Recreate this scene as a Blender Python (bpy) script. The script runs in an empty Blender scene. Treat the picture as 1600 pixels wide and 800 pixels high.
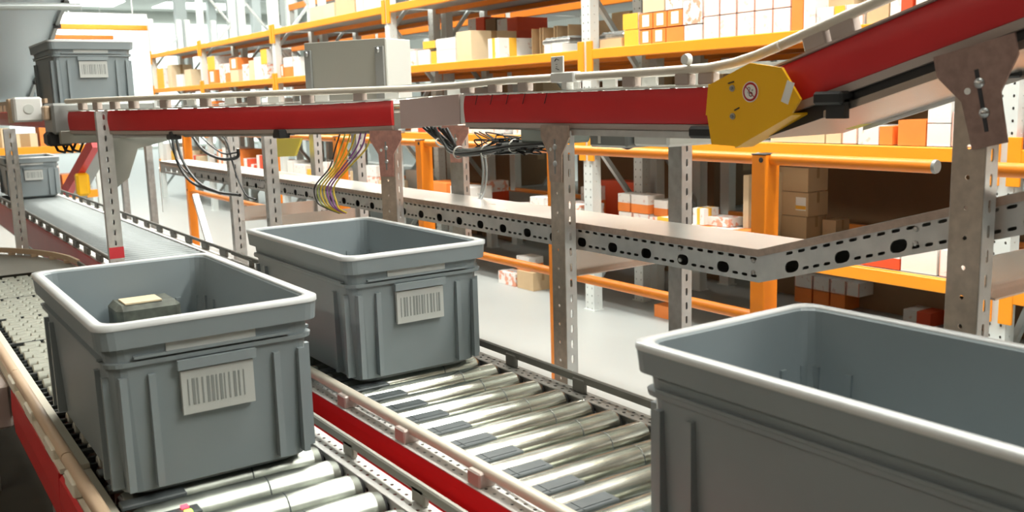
import bpy, math, random
from mathutils import Matrix, Vector
random.seed(7)
C = bpy.context.scene.collection
PI = math.pi
H = 1.40                      # eye height above the floor; heights below are written as H + something

# ------------------------------------------------------------------ materials
def new_mat(name):
    m = bpy.data.materials.new(name); m.use_nodes = True
    nt = m.node_tree; b = nt.nodes['Principled BSDF']
    return m, nt, b

def mat(name, col, rough=.5, metal=0., var=0., scale=12., bump=0., bscale=60., stretch=None, rvar=0., spec=None, trans=0.):
    m, nt, b = new_mat(name)
    b.inputs['Base Color'].default_value = (*col, 1); b.inputs['Roughness'].default_value = rough
    b.inputs['Metallic'].default_value = metal
    if spec is not None: b.inputs['Specular IOR Level'].default_value = spec
    if trans: b.inputs['Transmission Weight'].default_value = trans
    tc = nt.nodes.new('ShaderNodeTexCoord'); src = tc.outputs['Object']
    if stretch:
        mp = nt.nodes.new('ShaderNodeMapping'); mp.inputs['Scale'].default_value = stretch
        nt.links.new(src, mp.inputs['Vector']); src = mp.outputs['Vector']
    if var or rvar:
        n = nt.nodes.new('ShaderNodeTexNoise'); n.inputs['Scale'].default_value = scale; n.inputs['Detail'].default_value = 4
        nt.links.new(src, n.inputs['Vector'])
        if var:
            r = nt.nodes.new('ShaderNodeValToRGB')
            r.color_ramp.elements[0].position = .3; r.color_ramp.elements[1].position = .7
            r.color_ramp.elements[0].color = (*[max(0, c*(1-var)) for c in col], 1)
            r.color_ramp.elements[1].color = (*[min(1, c*(1+var)) for c in col], 1)
            nt.links.new(n.outputs['Fac'], r.inputs['Fac']); nt.links.new(r.outputs['Color'], b.inputs['Base Color'])
        if rvar:
            mr = nt.nodes.new('ShaderNodeMapRange'); mr.inputs['To Min'].default_value = max(.02, rough-rvar); mr.inputs['To Max'].default_value = rough+rvar
            nt.links.new(n.outputs['Fac'], mr.inputs['Value']); nt.links.new(mr.outputs['Result'], b.inputs['Roughness'])
    if bump:
        n2 = nt.nodes.new('ShaderNodeTexNoise'); n2.inputs['Scale'].default_value = bscale
        bp = nt.nodes.new('ShaderNodeBump'); bp.inputs['Strength'].default_value = bump; bp.inputs['Distance'].default_value = .002
        nt.links.new(src, n2.inputs['Vector']); nt.links.new(n2.outputs['Fac'], bp.inputs['Height']); nt.links.new(bp.outputs['Normal'], b.inputs['Normal'])
    return m

def emis(name, col, s):
    m, nt, b = new_mat(name)
    b.inputs['Base Color'].default_value = (*col, 1); b.inputs['Emission Color'].default_value = (*col, 1); b.inputs['Emission Strength'].default_value = s
    return m

def printed(name, base, ink, scale=30, thr=.56):
    """carton board with small blotches of coloured print"""
    m, nt, b = new_mat(name)
    tc = nt.nodes.new('ShaderNodeTexCoord'); n = nt.nodes.new('ShaderNodeTexNoise'); n.inputs['Scale'].default_value = scale; n.inputs['Detail'].default_value = 3
    r = nt.nodes.new('ShaderNodeValToRGB'); r.color_ramp.elements[0].position = thr; r.color_ramp.elements[1].position = thr+.05
    r.color_ramp.elements[0].color = (*base, 1); r.color_ramp.elements[1].color = (*ink, 1)
    nt.links.new(tc.outputs['Object'], n.inputs['Vector']); nt.links.new(n.outputs['Fac'], r.inputs['Fac']); nt.links.new(r.outputs['Color'], b.inputs['Base Color'])
    b.inputs['Roughness'].default_value = .55
    return m

M = dict(
    red=mat('red_cover', (.62, .022, .026), .40, var=.06, scale=5, bump=.05, bscale=25),
    galv=mat('galvanised_steel', (.56, .56, .55), .36, 1, var=.12, scale=40, rvar=.12),
    galv_light=mat('galvanised_bright', (.74, .73, .72), .4, .85, var=.08, scale=25, rvar=.08),
    bronze=mat('worn_zinc_plate', (.56, .44, .37), .45, .75, var=.14, scale=60, rvar=.1),
    lid=mat('tray_lid_steel', (.72, .70, .66), .3, .9, var=.06, scale=8, rvar=.08),
    chrome=mat('polished_roller', (.62, .64, .57), .21, 1, var=.24, scale=11, stretch=(1, .02, .02), rvar=.04),  # dark bands along the roller: ceiling reflections put into the colour
    dark=mat('black_plastic', (.02, .021, .022), .45),
    chromel=mat('banded_polished_roller', (.36, .38, .34), .36, 1, var=.35, scale=11, stretch=(1, .02, .02), rvar=.05), dullroll=mat('dull_zinc_roller', (.16, .18, .18), .5, .5, var=.2, scale=6, stretch=(1, .02, .02)),  # chromel: darker copy of the chrome, reflection bands put into its colour
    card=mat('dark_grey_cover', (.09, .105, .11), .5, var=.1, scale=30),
    rust=mat('brown_red_plate', (.33, .22, .19), .5, .6, var=.16, scale=60),
    postface=mat('post_front_steel', (.58, .49, .41), .42, .85, var=.12, scale=50),
    tube=mat('cream_guide_rail', (.66, .60, .50), .38, .0, var=.05, scale=6),
    tan=mat('tan_guide_rail', (.58, .42, .28), .42, .0, var=.06, scale=6),
    greyrail=mat('grey_guide_rail', (.30, .29, .25), .42, .3, var=.06, scale=8),
    darkrail=mat('dark_grey_guide_rail', (.17, .165, .145), .45, .3),
    stub=mat('grey_bracket_block', (.47, .39, .35), .45, .2),
    white=mat('white_enamel', (.80, .80, .77), .4),
    flange=mat('white_perforated_flange', (.78, .77, .74), .4, .2),
    cream=mat('cream_plastic', (.78, .74, .62), .5),
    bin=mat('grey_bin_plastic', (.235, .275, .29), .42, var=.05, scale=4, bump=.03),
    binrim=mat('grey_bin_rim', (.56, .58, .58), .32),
    item=mat('packed_goods', (.10, .11, .09), .6, var=.5, scale=30),
    yellow=mat('yellow_guard', (.95, .50, .006), .42),
    olive=mat('olive_yellow_bar', (.62, .50, .04), .4),
    amber=mat('rack_beam_amber', (.92, .33, .012), .42, var=.04, scale=3),
    orange=mat('orange_paint', (.85, .24, .01), .38, var=.05, scale=3),
    upright=mat('pale_rack_upright', (.72, .76, .74), .45, .15),
    brace=mat('pale_brace_steel', (.55, .60, .60), .4, .5),
    deck=mat('shelf_deck', (.46, .47, .45), .5, .3),
    encl=mat('grey_enclosure', (.36, .355, .31), .45), enclside=mat('enclosure_body', (.62, .64, .60), .45), hinge=mat('hinge_strip', (.30, .31, .30), .4, .3),
    bolt=mat('bolt_steel', (.6, .6, .6), .3, 1),
    mach=mat('machine_green_grey', (.30, .33, .30), .5),
    kraft=mat('kraft_board', (.60, .43, .25), .7, var=.06, scale=5),
    kraft_pale=mat('pale_kraft_board', (.72, .58, .38), .7, var=.05, scale=5),
    brown=mat('brown_board', (.26, .16, .085), .75, var=.1, scale=3),
    tape=mat('packing_tape', (.42, .27, .13), .35),
    wbox=printed('white_carton', (.84, .83, .80), (.74, .60, .56), 30, .60), pbox=printed('pink_printed_carton', (.84, .80, .77), (.80, .36, .24), 22, .54),
    obox=mat('orange_carton', (.90, .26, .05), .5, var=.06, scale=9), rbox=mat('red_orange_carton', (.75, .09, .03), .5), ybox=mat('yellow_carton', (.92, .50, .05), .5),
    edge=mat('red_carton_edge', (.86, .42, .32), .55), label=mat('paper_label', (.85, .84, .80), .5),
    ink=mat('print_ink', (.03, .03, .035), .6), signred=mat('sign_red', (.45, .01, .02), .4),
    cable=mat('black_cable', (.012, .013, .014), .4), cgrey=mat('grey_cable', (.35, .36, .35), .4), cyel=mat('yellow_cable', (.80, .58, .03), .4), cgreen=mat('green_cable', (.40, .48, .12), .4), cpur=mat('purple_cable', (.28, .08, .36), .4), tie=mat('cable_tie', (.8, .8, .75), .5),
    wheel=mat('transfer_wheel', (.42, .43, .37), .35, .3), belt=mat('black_belt', (.025, .03, .03), .5),
    striplabel=mat('worn_label', (.50, .52, .50), .5), stripeink=mat('faded_ink', (.24, .26, .25), .6),
    ledtape=mat('red_tape', (.85, .06, .08), .5), jointbox=mat('joint_box_paint', (.58, .44, .41), .45), pinkplate=mat('reddish_plate', (.62, .33, .28), .45, .5, var=.14, scale=60),
    lampc=emis('cross_lamp_diffuser', (1, .98, .92), 3.5),
    sheet=mat('pale_blue_sheet', (.68, .77, .82), .45, .1), pan=mat('bright_pan_steel', (.78, .70, .64), .24, .85, var=.05, scale=4),
    ledred=emis('red_indicator', (1, .05, .08), 2.5), ledgreen=emis('green_indicator', (.5, 1, .1), 2.0),
    lampw=emis('lamp_diffuser', (1, .98, .92), 9.0), lampbody=mat('lamp_body', (.7, .7, .7), .5),
)

# ------------------------------------------------------------------ mesh builder
class MB:
    def __init__(s): s.v = []; s.f = []; s.m = []; s.sm = []
    def add(s, vs, fs, mi=0, smooth=False, T=None):
        o = len(s.v)
        for v in vs:
            v = Vector(v); s.v.append(T @ v if T else v)
        for i, f in enumerate(fs):
            s.f.append([o+k for k in f]); s.m.append(mi[i] if isinstance(mi, (list, tuple)) else mi); s.sm.append(smooth)
        return s
    def box(s, a, b, mi=0, T=None, bev=0):
        x0, y0, z0 = a; x1, y1, z1 = b
        if bev:
            e = bev; P = []
            # chamfered box: 24 verts
            vs = []; idx = {}
            for ix, (xo, sx) in enumerate(((x0, 1), (x1, -1))):
                for iy, (yo, sy) in enumerate(((y0, 1), (y1, -1))):
                    for iz, (zo, sz) in enumerate(((z0, 1), (z1, -1))):
                        idx[(ix, iy, iz)] = len(vs)
                        vs += [(xo, yo+sy*e, zo+sz*e), (xo+sx*e, yo, zo+sz*e), (xo+sx*e, yo+sy*e, zo)]
            I = lambda a, b, c, k: idx[(a, b, c)]+k
            fs = []
            for ix in (0, 1):
                q = [I(ix, 0, 0, 0), I(ix, 1, 0, 0), I(ix, 1, 1, 0), I(ix, 0, 1, 0)]; fs.append(q if ix else q[::-1])
            for iy in (0, 1):
                q = [I(0, iy, 0, 1), I(1, iy, 0, 1), I(1, iy, 1, 1), I(0, iy, 1, 1)]; fs.append(q[::-1] if iy else q)
            for iz in (0, 1):
                q = [I(0, 0, iz, 2), I(1, 0, iz, 2), I(1, 1, iz, 2), I(0, 1, iz, 2)]; fs.append(q if iz else q[::-1])
            for p in (0, 1):
                for q_ in (0, 1):
                    fs.append([I(0, p, q_, 1), I(1, p, q_, 1), I(1, p, q_, 2), I(0, p, q_, 2)])
                    fs.append([I(p, 0, q_, 0), I(p, 1, q_, 0), I(p, 1, q_, 2), I(p, 0, q_, 2)])
                    fs.append([I(p, q_, 0, 0), I(p, q_, 1, 0), I(p, q_, 1, 1), I(p, q_, 0, 1)])
            for k, st in idx.items(): fs.append([st, st+1, st+2])
            return s.add(vs, fs, mi, False, T)
        vs = [(x0, y0, z0), (x1, y0, z0), (x1, y1, z0), (x0, y1, z0), (x0, y0, z1), (x1, y0, z1), (x1, y1, z1), (x0, y1, z1)]
        return s.add(vs, [(3, 2, 1, 0), (4, 5, 6, 7), (0, 1, 5, 4), (1, 2, 6, 5), (2, 3, 7, 6), (3, 0, 4, 7)], mi, False, T)
    def bar(s, p, q, w, h, mi=0, up=(0, 0, 1)):
        """rectangular bar from p to q"""
        p = Vector(p); q = Vector(q); d = (q-p); L = d.length; d.normalize(); u = Vector(up)
        r = d.cross(u).normalized(); u = r.cross(d)
        T = Matrix((( *r, ), ( *d, ), ( *u, ))).transposed().to_4x4(); T.translation = p
        return s.box((-w/2, 0, -h/2), (w/2, L, h/2), mi, T)
    def tube(s, pts, r, n=10, mi=0, cap=True, rz=None):
        pts = [Vector(p) for p in pts]; rings = []; u = None
        for i, p in enumerate(pts):
            d = (pts[min(i+1, len(pts)-1)]-pts[max(i-1, 0)]).normalized()
            if u is None: u = Vector((0, 0, 1)) if abs(d.z) < .9 else Vector((1, 0, 0))
            a = d.cross(u).normalized(); u = a.cross(d)
            rings.append([p+a*math.cos(2*PI*k/n)*r+u*math.sin(2*PI*k/n)*(rz or r) for k in range(n)])
        vs = [v for g in rings for v in g]; fs = []
        for i in range(len(pts)-1):
            for k in range(n): fs.append((i*n+k, i*n+(k+1) % n, (i+1)*n+(k+1) % n, (i+1)*n+k))
        s.add(vs, fs, mi, True)
        if cap: s.add(rings[0], [tuple(range(n))[::-1]], mi); s.add(rings[-1], [tuple(range(n))], mi)
        return s
    def lathe(s, prof, T=None, n=20, mi=0, axis='x', sharp=True):
        """prof: list of (along, radius[, material])"""
        vs = []; fs = []; ms = []
        if sharp:
            q = [prof[0]]
            for a, b in zip(prof, prof[1:]):
                L = math.hypot(b[0]-a[0], b[1]-a[1]); e = .0004
                if L > 4*e:
                    f = lambda t: (a[0]+(b[0]-a[0])*t, a[1]+(b[1]-a[1])*t)+tuple(a[2:3])
                    q += [f(e/L), f(1-e/L)]
                q.append(b)
            prof = q
        for pt in prof:
            for k in range(n):
                a = 2*PI*k/n; c, d = math.cos(a)*pt[1], math.sin(a)*pt[1]
                vs.append({'x': (pt[0], c, d), 'y': (c, pt[0], d), 'z': (c, d, pt[0])}[axis])
        for i in range(len(prof)-1):
            for k in range(n):
                fs.append((i*n+k, i*n+(k+1) % n, (i+1)*n+(k+1) % n, (i+1)*n+k)); ms.append(prof[i][2] if len(prof[i]) > 2 else mi)
        s.add(vs, fs, ms, True, T)
        return s
    def prism(s, poly, a, b, T=None, mi=0, plane='yz'):
        """polygon in plane, extruded from a to b along the remaining axis"""
        f = {'yz': lambda p, t: (t, p[0], p[1]), 'xz': lambda p, t: (p[0], t, p[1]), 'xy': lambda p, t: (p[0], p[1], t)}[plane]
        n = len(poly); vs = [f(p, a) for p in poly]+[f(p, b) for p in poly]
        fs = [tuple(range(n))[::-1], tuple(range(n, 2*n))]+[(k, (k+1) % n, n+(k+1) % n, n+k) for k in range(n)]
        return s.add(vs, fs, mi, False, T)
    def sweep(s, path, prof, mi=0, closed=True, smooth=False):
        """path [(x,y,z)], prof [(lateral,dz)]: lateral is to the right of travel"""
        P = [Vector(p) for p in path]; n = len(prof); vs = []
        for i, p in enumerate(P):
            ds = []
            if i > 0: ds.append((P[i]-P[i-1]).to_2d().normalized())
            if i < len(P)-1: ds.append((P[i+1]-P[i]).to_2d().normalized())
            d = sum(ds, Vector((0, 0))).normalized(); k = 1/max(.5, d.dot(ds[0]))
            r = Vector((d.y, -d.x))*k
            for (l, z) in prof: vs.append((p.x+r.x*l, p.y+r.y*l, p.z+z))
        fs = []
        for i in range(len(P)-1):
            for k in range(n if closed else n-1):
                a, b = i*n+k, i*n+(k+1) % n; fs.append((a, b, b+n, a+n))
        s.add(vs, fs, mi, smooth)
        if closed and n > 2:
            s.add(vs[:n], [tuple(range(n))[::-1]], mi); s.add(vs[-n:], [tuple(range(n))], mi)
        return s
    def build(s, name, mats, parent=None, auto=False, solid=0):
        org = Vector(parent.get('_w', (0, 0, 0))) if parent is not None else Vector((0, 0, 0))
        me = bpy.data.meshes.new(name); me.from_pydata([tuple(v-org) for v in s.v], [], s.f)
        if not isinstance(mats, (list, tuple)): mats = [mats]
        for m in mats: me.materials.append(M[m] if isinstance(m, str) else m)
        for p, mi, sm in zip(me.polygons, s.m, s.sm): p.material_index = mi; p.use_smooth = sm
        me.update()
        o = bpy.data.objects.new(name, me); C.objects.link(o)
        if parent is not None: o.parent = parent
        if solid:
            md = o.modifiers.new('thickness', 'SOLIDIFY'); md.thickness = solid; md.offset = 0
        o['_w'] = tuple(org)
        return o

def thing(name, label, cat, loc=(0, 0, 0), group=None):
    o = bpy.data.objects.new(name, None); C.objects.link(o); o.location = loc; o.empty_display_size = .1
    o['label'] = label; o['category'] = cat; o['_w'] = tuple(loc)
    if group: o['group'] = group
    return o
def tag(o, label, cat, group=None):
    o['label'] = label; o['category'] = cat
    if group: o['group'] = group
    return o
def struct(o): o['kind'] = 'structure'; return o

def capsule(cx, cy, L, W, n=12):
    """outline of a slot, L along u, W along w"""
    r = min(L, W)/2; out = []
    for k in range(n):
        a = 2*PI*(k+.0)/n; c, d = math.cos(a), math.sin(a)
        out.append((cx+c*r+(math.copysign(max(0, L/2-r), c) if abs(c) > 1e-6 else 0), cy+d*r+(math.copysign(max(0, W/2-r), d) if abs(d) > 1e-6 else 0)))
    return out

def perf(mb, L, rows, T, mi=0):
    """perforated plate in local (u, w) plane; rows = [(w0, w1, pitch, hole list per cell [(hl, hw) or None cycling], offset)]"""
    for (w0, w1, pitch, holes, off) in rows:
        if not holes:
            mb.add([(0, w0, 0), (L, w0, 0), (L, w1, 0), (0, w1, 0)], [(0, 1, 2, 3)], mi, False, T); continue
        u = 0; i = 0
        first = off if off else pitch
        while u < L-1e-6:
            u1 = min(L, u+(first if i == 0 else pitch))
            hl = holes[i % len(holes)]
            if hl and (u1-u) > hl[0]*1.1:
                cx, cy = (u+u1)/2, (w0+w1)/2; hp = capsule(cx, cy, *hl)
                vs = [(u, w0, 0), (u1, w0, 0), (u1, w1, 0), (u, w1, 0)]+[(a, b, 0) for a, b in hp]
                cor = {0: 2, 1: 3, 2: 0, 3: 1}; fs = []; n = 12
                for k in range(n):
                    q = k//3; fs.append((cor[q], 4+(k+1) % n, 4+k))
                for q in range(4):
                    fs.append((cor[q], cor[(q+1) % 4], 4+((q+1)*3) % n))
                mb.add(vs, fs, mi, False, T)
            else:
                mb.add([(u, w0, 0), (u1, w0, 0), (u1, w1, 0), (u, w1, 0)], [(0, 1, 2, 3)], mi, False, T)
            u = u1; i += 1

def frame(o, ux, uw):
    ux = Vector(ux).normalized(); uw = Vector(uw).normalized(); n = ux.cross(uw)
    T = Matrix((ux, uw, n)).transposed().to_4x4(); T.translation = Vector(o); return T

def rotz(a, o=(0, 0, 0)): return Matrix.Translation(o) @ Matrix.Rotation(a, 4, 'Z')

def copy_tree(o, loc=None, rz=None, parent=None, label=None):
    c = o.copy(); C.objects.link(c)
    if parent is not None: c.parent = parent
    if loc is not None: c.location = loc
    if rz is not None: c.rotation_euler = (0, 0, rz)
    if label: c['label'] = label
    for ch in list(o.children): copy_tree(ch, parent=c)
    return c

# ------------------------------------------------------------------ camera
F, YAW, PITCH, ROLL = 1483.26, .595973, .165333, -.0284347
fw = Vector((math.sin(YAW)*math.cos(PITCH), math.cos(YAW)*math.cos(PITCH), -math.sin(PITCH)))
rt = Vector((math.cos(YAW), -math.sin(YAW), 0)); up = rt.cross(fw)
r2 = rt*math.cos(ROLL)+up*math.sin(ROLL); u2 = -rt*math.sin(ROLL)+up*math.cos(ROLL)
cd = bpy.data.cameras.new('camera'); cam = bpy.data.objects.new('camera', cd); C.objects.link(cam)
cd.sensor_width = 36; cd.lens = F/1600*36; cd.clip_start = .05; cd.clip_end = 200
R = Matrix((r2, u2, -fw)).transposed().to_4x4(); R.translation = (0, 0, H); cam.matrix_world = R
cd.dof.use_dof = True; cd.dof.focus_distance = 2.6; cd.dof.aperture_fstop = 6.3
bpy.context.scene.camera = cam
def slope(px):
    """y/x of the vertical plane through the eye that shows at this column near the horizon"""
    d = r2*((px-800)/F)+u2*((400-150)/F)+fw
    return d.y/d.x

def R3(px, py, x=None, y=None):
    d = r2*((px-800)/F)+u2*((400-py)/F)+fw
    s = x/d.x if x is not None else y/d.y
    return Vector((0, 0, H))+d*s

# ------------------------------------------------------------------ room
def surf(name, pts, m):
    o = MB().add(pts, [(0, 1, 2, 3)]).build(name, m); return struct(o)
fl = mat('concrete_floor', (.40, .42, .41), .42, var=.06, scale=1.3, rvar=.1, bump=.02)
surf('floor', [(-5, -5, 0), (14, -5, 0), (14, 34, 0), (-5, 34, 0)], fl)
ceilm = mat('ceiling_panels', (.52, .54, .50), .7, var=.1, scale=.6)
surf('ceiling', [(-5, -5, 4.6), (-5, 34, 4.6), (14, 34, 4.6), (14, -5, 4.6)], ceilm)
wallm = mat('pale_wall', (.62, .64, .60), .7, var=.05, scale=.8)
wdark = mat('brown_wall', (.12, .085, .055), .8, var=.1, scale=.8)
surf('wall_far', [(-5, 34, 0), (14, 34, 0), (14, 34, 4.6), (-5, 34, 4.6)], wallm)
surf('wall_right', [(14, -5, 0), (14, 34, 0), (14, 34, 4.6), (14, -5, 4.6)], wallm)
surf('wall_left', [(-5, -5, 0), (-5, 34, 0), (-5, 34, 4.6), (-5, -5, 4.6)], wdark)
surf('wall_back', [(-5, -5, 0), (14, -5, 0), (14, -5, 4.6), (-5, -5, 4.6)], wdark)

tag(MB().box((-3, -1, .001), (.82, 8.0, .004), bev=.003).build('floor_shade_sheet', mat('painted_floor_shade', (.035, .032, .02), .7, var=.2, scale=5)), 'dark sheet standing for the floor shade beneath the left lane', 'painted shade')  # dark sheet that paints the shade on the floor under the lane
# ceiling steelwork
for i, y in enumerate((3, 9, 15, 21, 27)):
    mb = MB().box((-5, y-.1, 4.3), (14, y+.1, 4.34)).box((-5, y-.02, 4.34), (14, y+.02, 4.56)).box((-5, y-.1, 4.56), (14, y+.1, 4.6))
    struct(mb.build('trim_%d' % (i+1), 'upright'))

glowm = emis('added_roof_glow', (.93, 1, .96), 1.35); glowf = emis('far_added_roof_glow', (.95, 1, .97), 2.0)  # glowing panels added to brighten the ceiling and give fill light
k = 0
for y in (-3.2, .2, 3.6, 7.0, 10.4, 13.8, 17.2, 20.6, 24.0, 27.4, 30.8):
    for x in (.9, 4.6, 8.3):
        k += 1; struct(MB().box((x, y, 4.57), (x+2.5, y+1.7, 4.595)).build('added_glow_%d' % k, glowm if y < 9 else glowf))
struct(MB().box((.3, 33.9, .1), (3.2, 33.96, 4.2)).build('added_glow_40', emis('added_far_glow', (.93, 1, .97), .8)))  # two glowing panels added on the far wall to brighten the background
struct(MB().box((4.0, 33.9, .1), (13.4, 33.96, 4.2)).build('added_glow_41', bpy.data.materials['added_far_glow']))
# lamps: strip fixtures over the aisles, each with its own area light
nlamp = 0
def strip_lamp(x, y, z, L, along, power, label):
    t = thing('strip_lamp', label, 'lamp', (x, y, z), 'strip lamps over the aisles')
    a, b = (.07, L/2) if along == 'y' else (L/2, .07)
    MB().box((x-a, y-b, z), (x+a, y+b, z+.06)).build('lamp_body', 'lampbody', t)
    MB().box((x-a*.9, y-b*.98 if along == 'y' else y-b*.9, z-.03), (x+a*.9, y+b*.98 if along == 'y' else y+b*.9, z-.001)).build('diffuser', 'lampw', t)
    li = bpy.data.lights.new('strip_light', 'AREA'); li.shape = 'RECTANGLE'; li.size = 2*a+.1; li.size_y = 2*b+.1; li.energy = power; li.color = (1, .975, .90)
    lo = bpy.data.objects.new('strip_light', li); C.objects.link(lo); lo.location = (0, 0, -.05); lo.parent = t
    for q in (-.8, .8):
        MB().box((x-.006, y+q-.006, z+.06), (x+.006, y+q+.006, 4.6)).build('hanger', 'lampbody', t)
aisles = [(1.9, 'over the roller lanes', 22), (2.75, 'over the aisle before the racks', 50), (6.9, 'over the aisle behind the racks', 40)]
for x, nm, pw in aisles:
    for k, y in enumerate((-1.5, 1.6, 4.7, 7.8, 10.9, 14.0)):
        
        strip_lamp(x, y, 4.2, 2.2, 'y', pw, 'white strip lamp %s, %s from camera' % (nm, ('first', 'second', 'third', 'fourth', 'fifth', 'sixth')[k]))

for k, y in enumerate((.2, 3.0)):  # unseen lamps added for warm light on the left-facing sides
    strip_lamp(-2.2, y, 3.0, 2.2, 'y', 8, 'unseen warm lamp added off to the left, %s from camera' % ('first', 'second')[k])
for o in bpy.data.objects:
    if o.type == 'LIGHT' and o.parent and o.parent.location.x < 0: o.data.color = (1, .72, .45)

# ------------------------------------------------------------------ bins
def make_bin(x0, y0, z, label, L=.70, W=.40, Ht=.32, group='grey totes riding the conveyors'):
    """open stacking bin: lower corner (x0, y0, z); tapered wall, ribs, wide rim"""
    t = thing('plastic_bin', label, 'bin', (x0+W/2, y0+L/2, z), group)
    X = lambda s, tp: (x0+tp, x0+W-tp)
    mb = MB(); tb, tt = .030, .016     # inset at the bottom / under the rim
    def ring(ins, zz, r=.03, n=4):
        out = []
        for cx, cy, a0 in ((x0+W-ins-r, y0+L-ins-r, 0), (x0+ins+r, y0+L-ins-r, 90), (x0+ins+r, y0+ins+r, 180), (x0+W-ins-r, y0+ins+r, 270)):
            for k in range(n+1):
                a = math.radians(a0+90*k/n); out.append((cx+r*math.cos(a), cy+r*math.sin(a), zz))
        return out
    N = 20
    rings = [ring(tb+.02, z), ring(tb, z+.012), ring(tt+.004, z+Ht*.76), ring(tt-.004, z+Ht*.76), ring(tt-.005, z+Ht*.76+.008), ring(tt+.002, z+Ht*.76+.008),
             ring(tt, z+Ht-.045), ring(.003, z+Ht-.042), ring(0, z+Ht-.004), ring(.004, z+Ht), ring(.018, z+Ht), ring(.022, z+Ht-.004), ring(tb+.008, z+.012)]
    vs = [v for r in rings for v in r]; fs = []; ms = []
    for i in range(len(rings)-1):
        for k in range(N):
            fs.append((i*N+k, i*N+(k+1) % N, (i+1)*N+(k+1) % N, (i+1)*N+k)); ms.append(0)
    mb.add(vs, fs, ms, False)
    mb.add(rings[0], [tuple(range(N))[::-1]]); mb.add(rings[-1], [tuple(range(N))])
    # upright ribs on the four sides
    for s_ in (0, 1):
        for fx in (.10, .22, .78, .90):
            cx = x0+W*fx
            y = y0+.012 if s_ == 0 else y0+L-.012
            mb.box((cx-.006, min(y, y+(.02 if s_ == 0 else -.02)), z+.02), (cx+.006, max(y, y+(.02 if s_ == 0 else -.02)), z+Ht*.7))
        for fy in (.07, .16, .84, .93):
            cy = y0+L*fy; xx = x0+.012 if s_ == 0 else x0+W-.032
            mb.box((xx, cy-.006, z+.02), (xx+.02, cy+.006, z+Ht*.7))
        # stiffening ledge between the rim and the lower ledge, and the rails below it
        yy = (y0+.008, y0+.02) if s_ == 0 else (y0+L-.02, y0+L-.008)
        mb.box((x0+.06, yy[0], z+Ht*.80), (x0+W-.06, yy[1], z+Ht*.815))
        xx = (x0+.008, x0+.02) if s_ == 0 else (x0+W-.02, x0+W-.008)
        mb.box((xx[0], y0+.05, z+Ht*.79), (xx[1], y0+L-.05, z+Ht*.805))
    mb.build('bin_body', 'bin', t)
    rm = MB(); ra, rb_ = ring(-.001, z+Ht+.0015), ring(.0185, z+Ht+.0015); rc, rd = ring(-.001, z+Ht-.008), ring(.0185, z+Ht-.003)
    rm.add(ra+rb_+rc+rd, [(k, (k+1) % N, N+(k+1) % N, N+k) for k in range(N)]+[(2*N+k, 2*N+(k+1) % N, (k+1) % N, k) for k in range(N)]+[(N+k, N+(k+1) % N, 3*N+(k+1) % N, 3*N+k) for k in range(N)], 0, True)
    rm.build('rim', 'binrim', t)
    # hand grip recess and paper label on the two short ends
    for s_ in (0, 1):
        y = y0+.0115 if s_ == 0 else y0+L-.0115; e = -.004 if s_ == 0 else .004
        g = MB().box((x0+W/2-.07, min(y, y+2*e), z+Ht*.70), (x0+W/2+.07, max(y, y+2*e), z+Ht*.755))
        g.build('hand_grip', 'bin', t)
        ys_ = y0+.0155 if s_ == 0 else y0+L-.0155
        MB().box((x0+W/2-.085, min(ys_, ys_+e*.5), z+Ht*.815), (x0+W/2+.075, max(ys_, ys_+e*.5), z+Ht*.862)).build('name_strip', 'striplabel', t)
        y2 = y0+.0185 if s_ == 0 else y0+L-.0185
        lb = MB().box((x0+W/2-.065, min(y2, y2+2.2*e), z+Ht*.44), (x0+W/2+.065, max(y2, y2+2.2*e), z+Ht*.69)).build('label', 'striplabel', t)
        lb['label'] = 'pale striped label'
        bc = MB(); xx = x0+W/2-.055; random.seed(3)
        while xx < x0+W/2+.05:
            w = random.choice((.002, .003, .005)); yb = y2+2.3*e
            bc.box((xx, min(yb, yb+e*.1), z+Ht*.49), (xx+w, max(yb, yb+e*.1), z+Ht*.64)); xx += w+random.choice((.003, .004, .006))
        bc.build('barcode', 'stripeink', lb)
    return t

RZ = H-.68     # roller top height
FZ = RZ-.010   # flange height
make_bin(.284, 1.655, RZ+.001, 'open grey bin on the left roller lane, goods inside')
make_bin(.900, 2.02, RZ+.001, 'open empty grey bin on the middle lane behind the tan rail, below the coloured wires')
make_bin(.900, .33, RZ+.001, 'large dark grey bin cut off by the right edge of the photo')
make_bin(.915, 8.35, RZ+.001, 'small far grey bin at the far end of the middle roller lane', L=.6)
make_bin(.80, 5.10, H+.015, 'grey bin on the raised conveyor under the orange cross beams', L=.6)
make_bin(.80, 8.1, H+.002, 'grey bin at the very left edge on the raised conveyor', L=.6)
t = thing('goods_packet', 'dark packet with a beige card standing in the left bin', 'packet', (.52, 2.25, RZ+.013))
MB().box((.43, 2.20, RZ+.014), (.57, 2.31, H-.435), bev=.012).build('packet_body', 'item', t)
MB().box((.45, 2.21, H-.4345), (.53, 2.28, H-.431)).build('card', 'kraft_pale', t)

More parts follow.
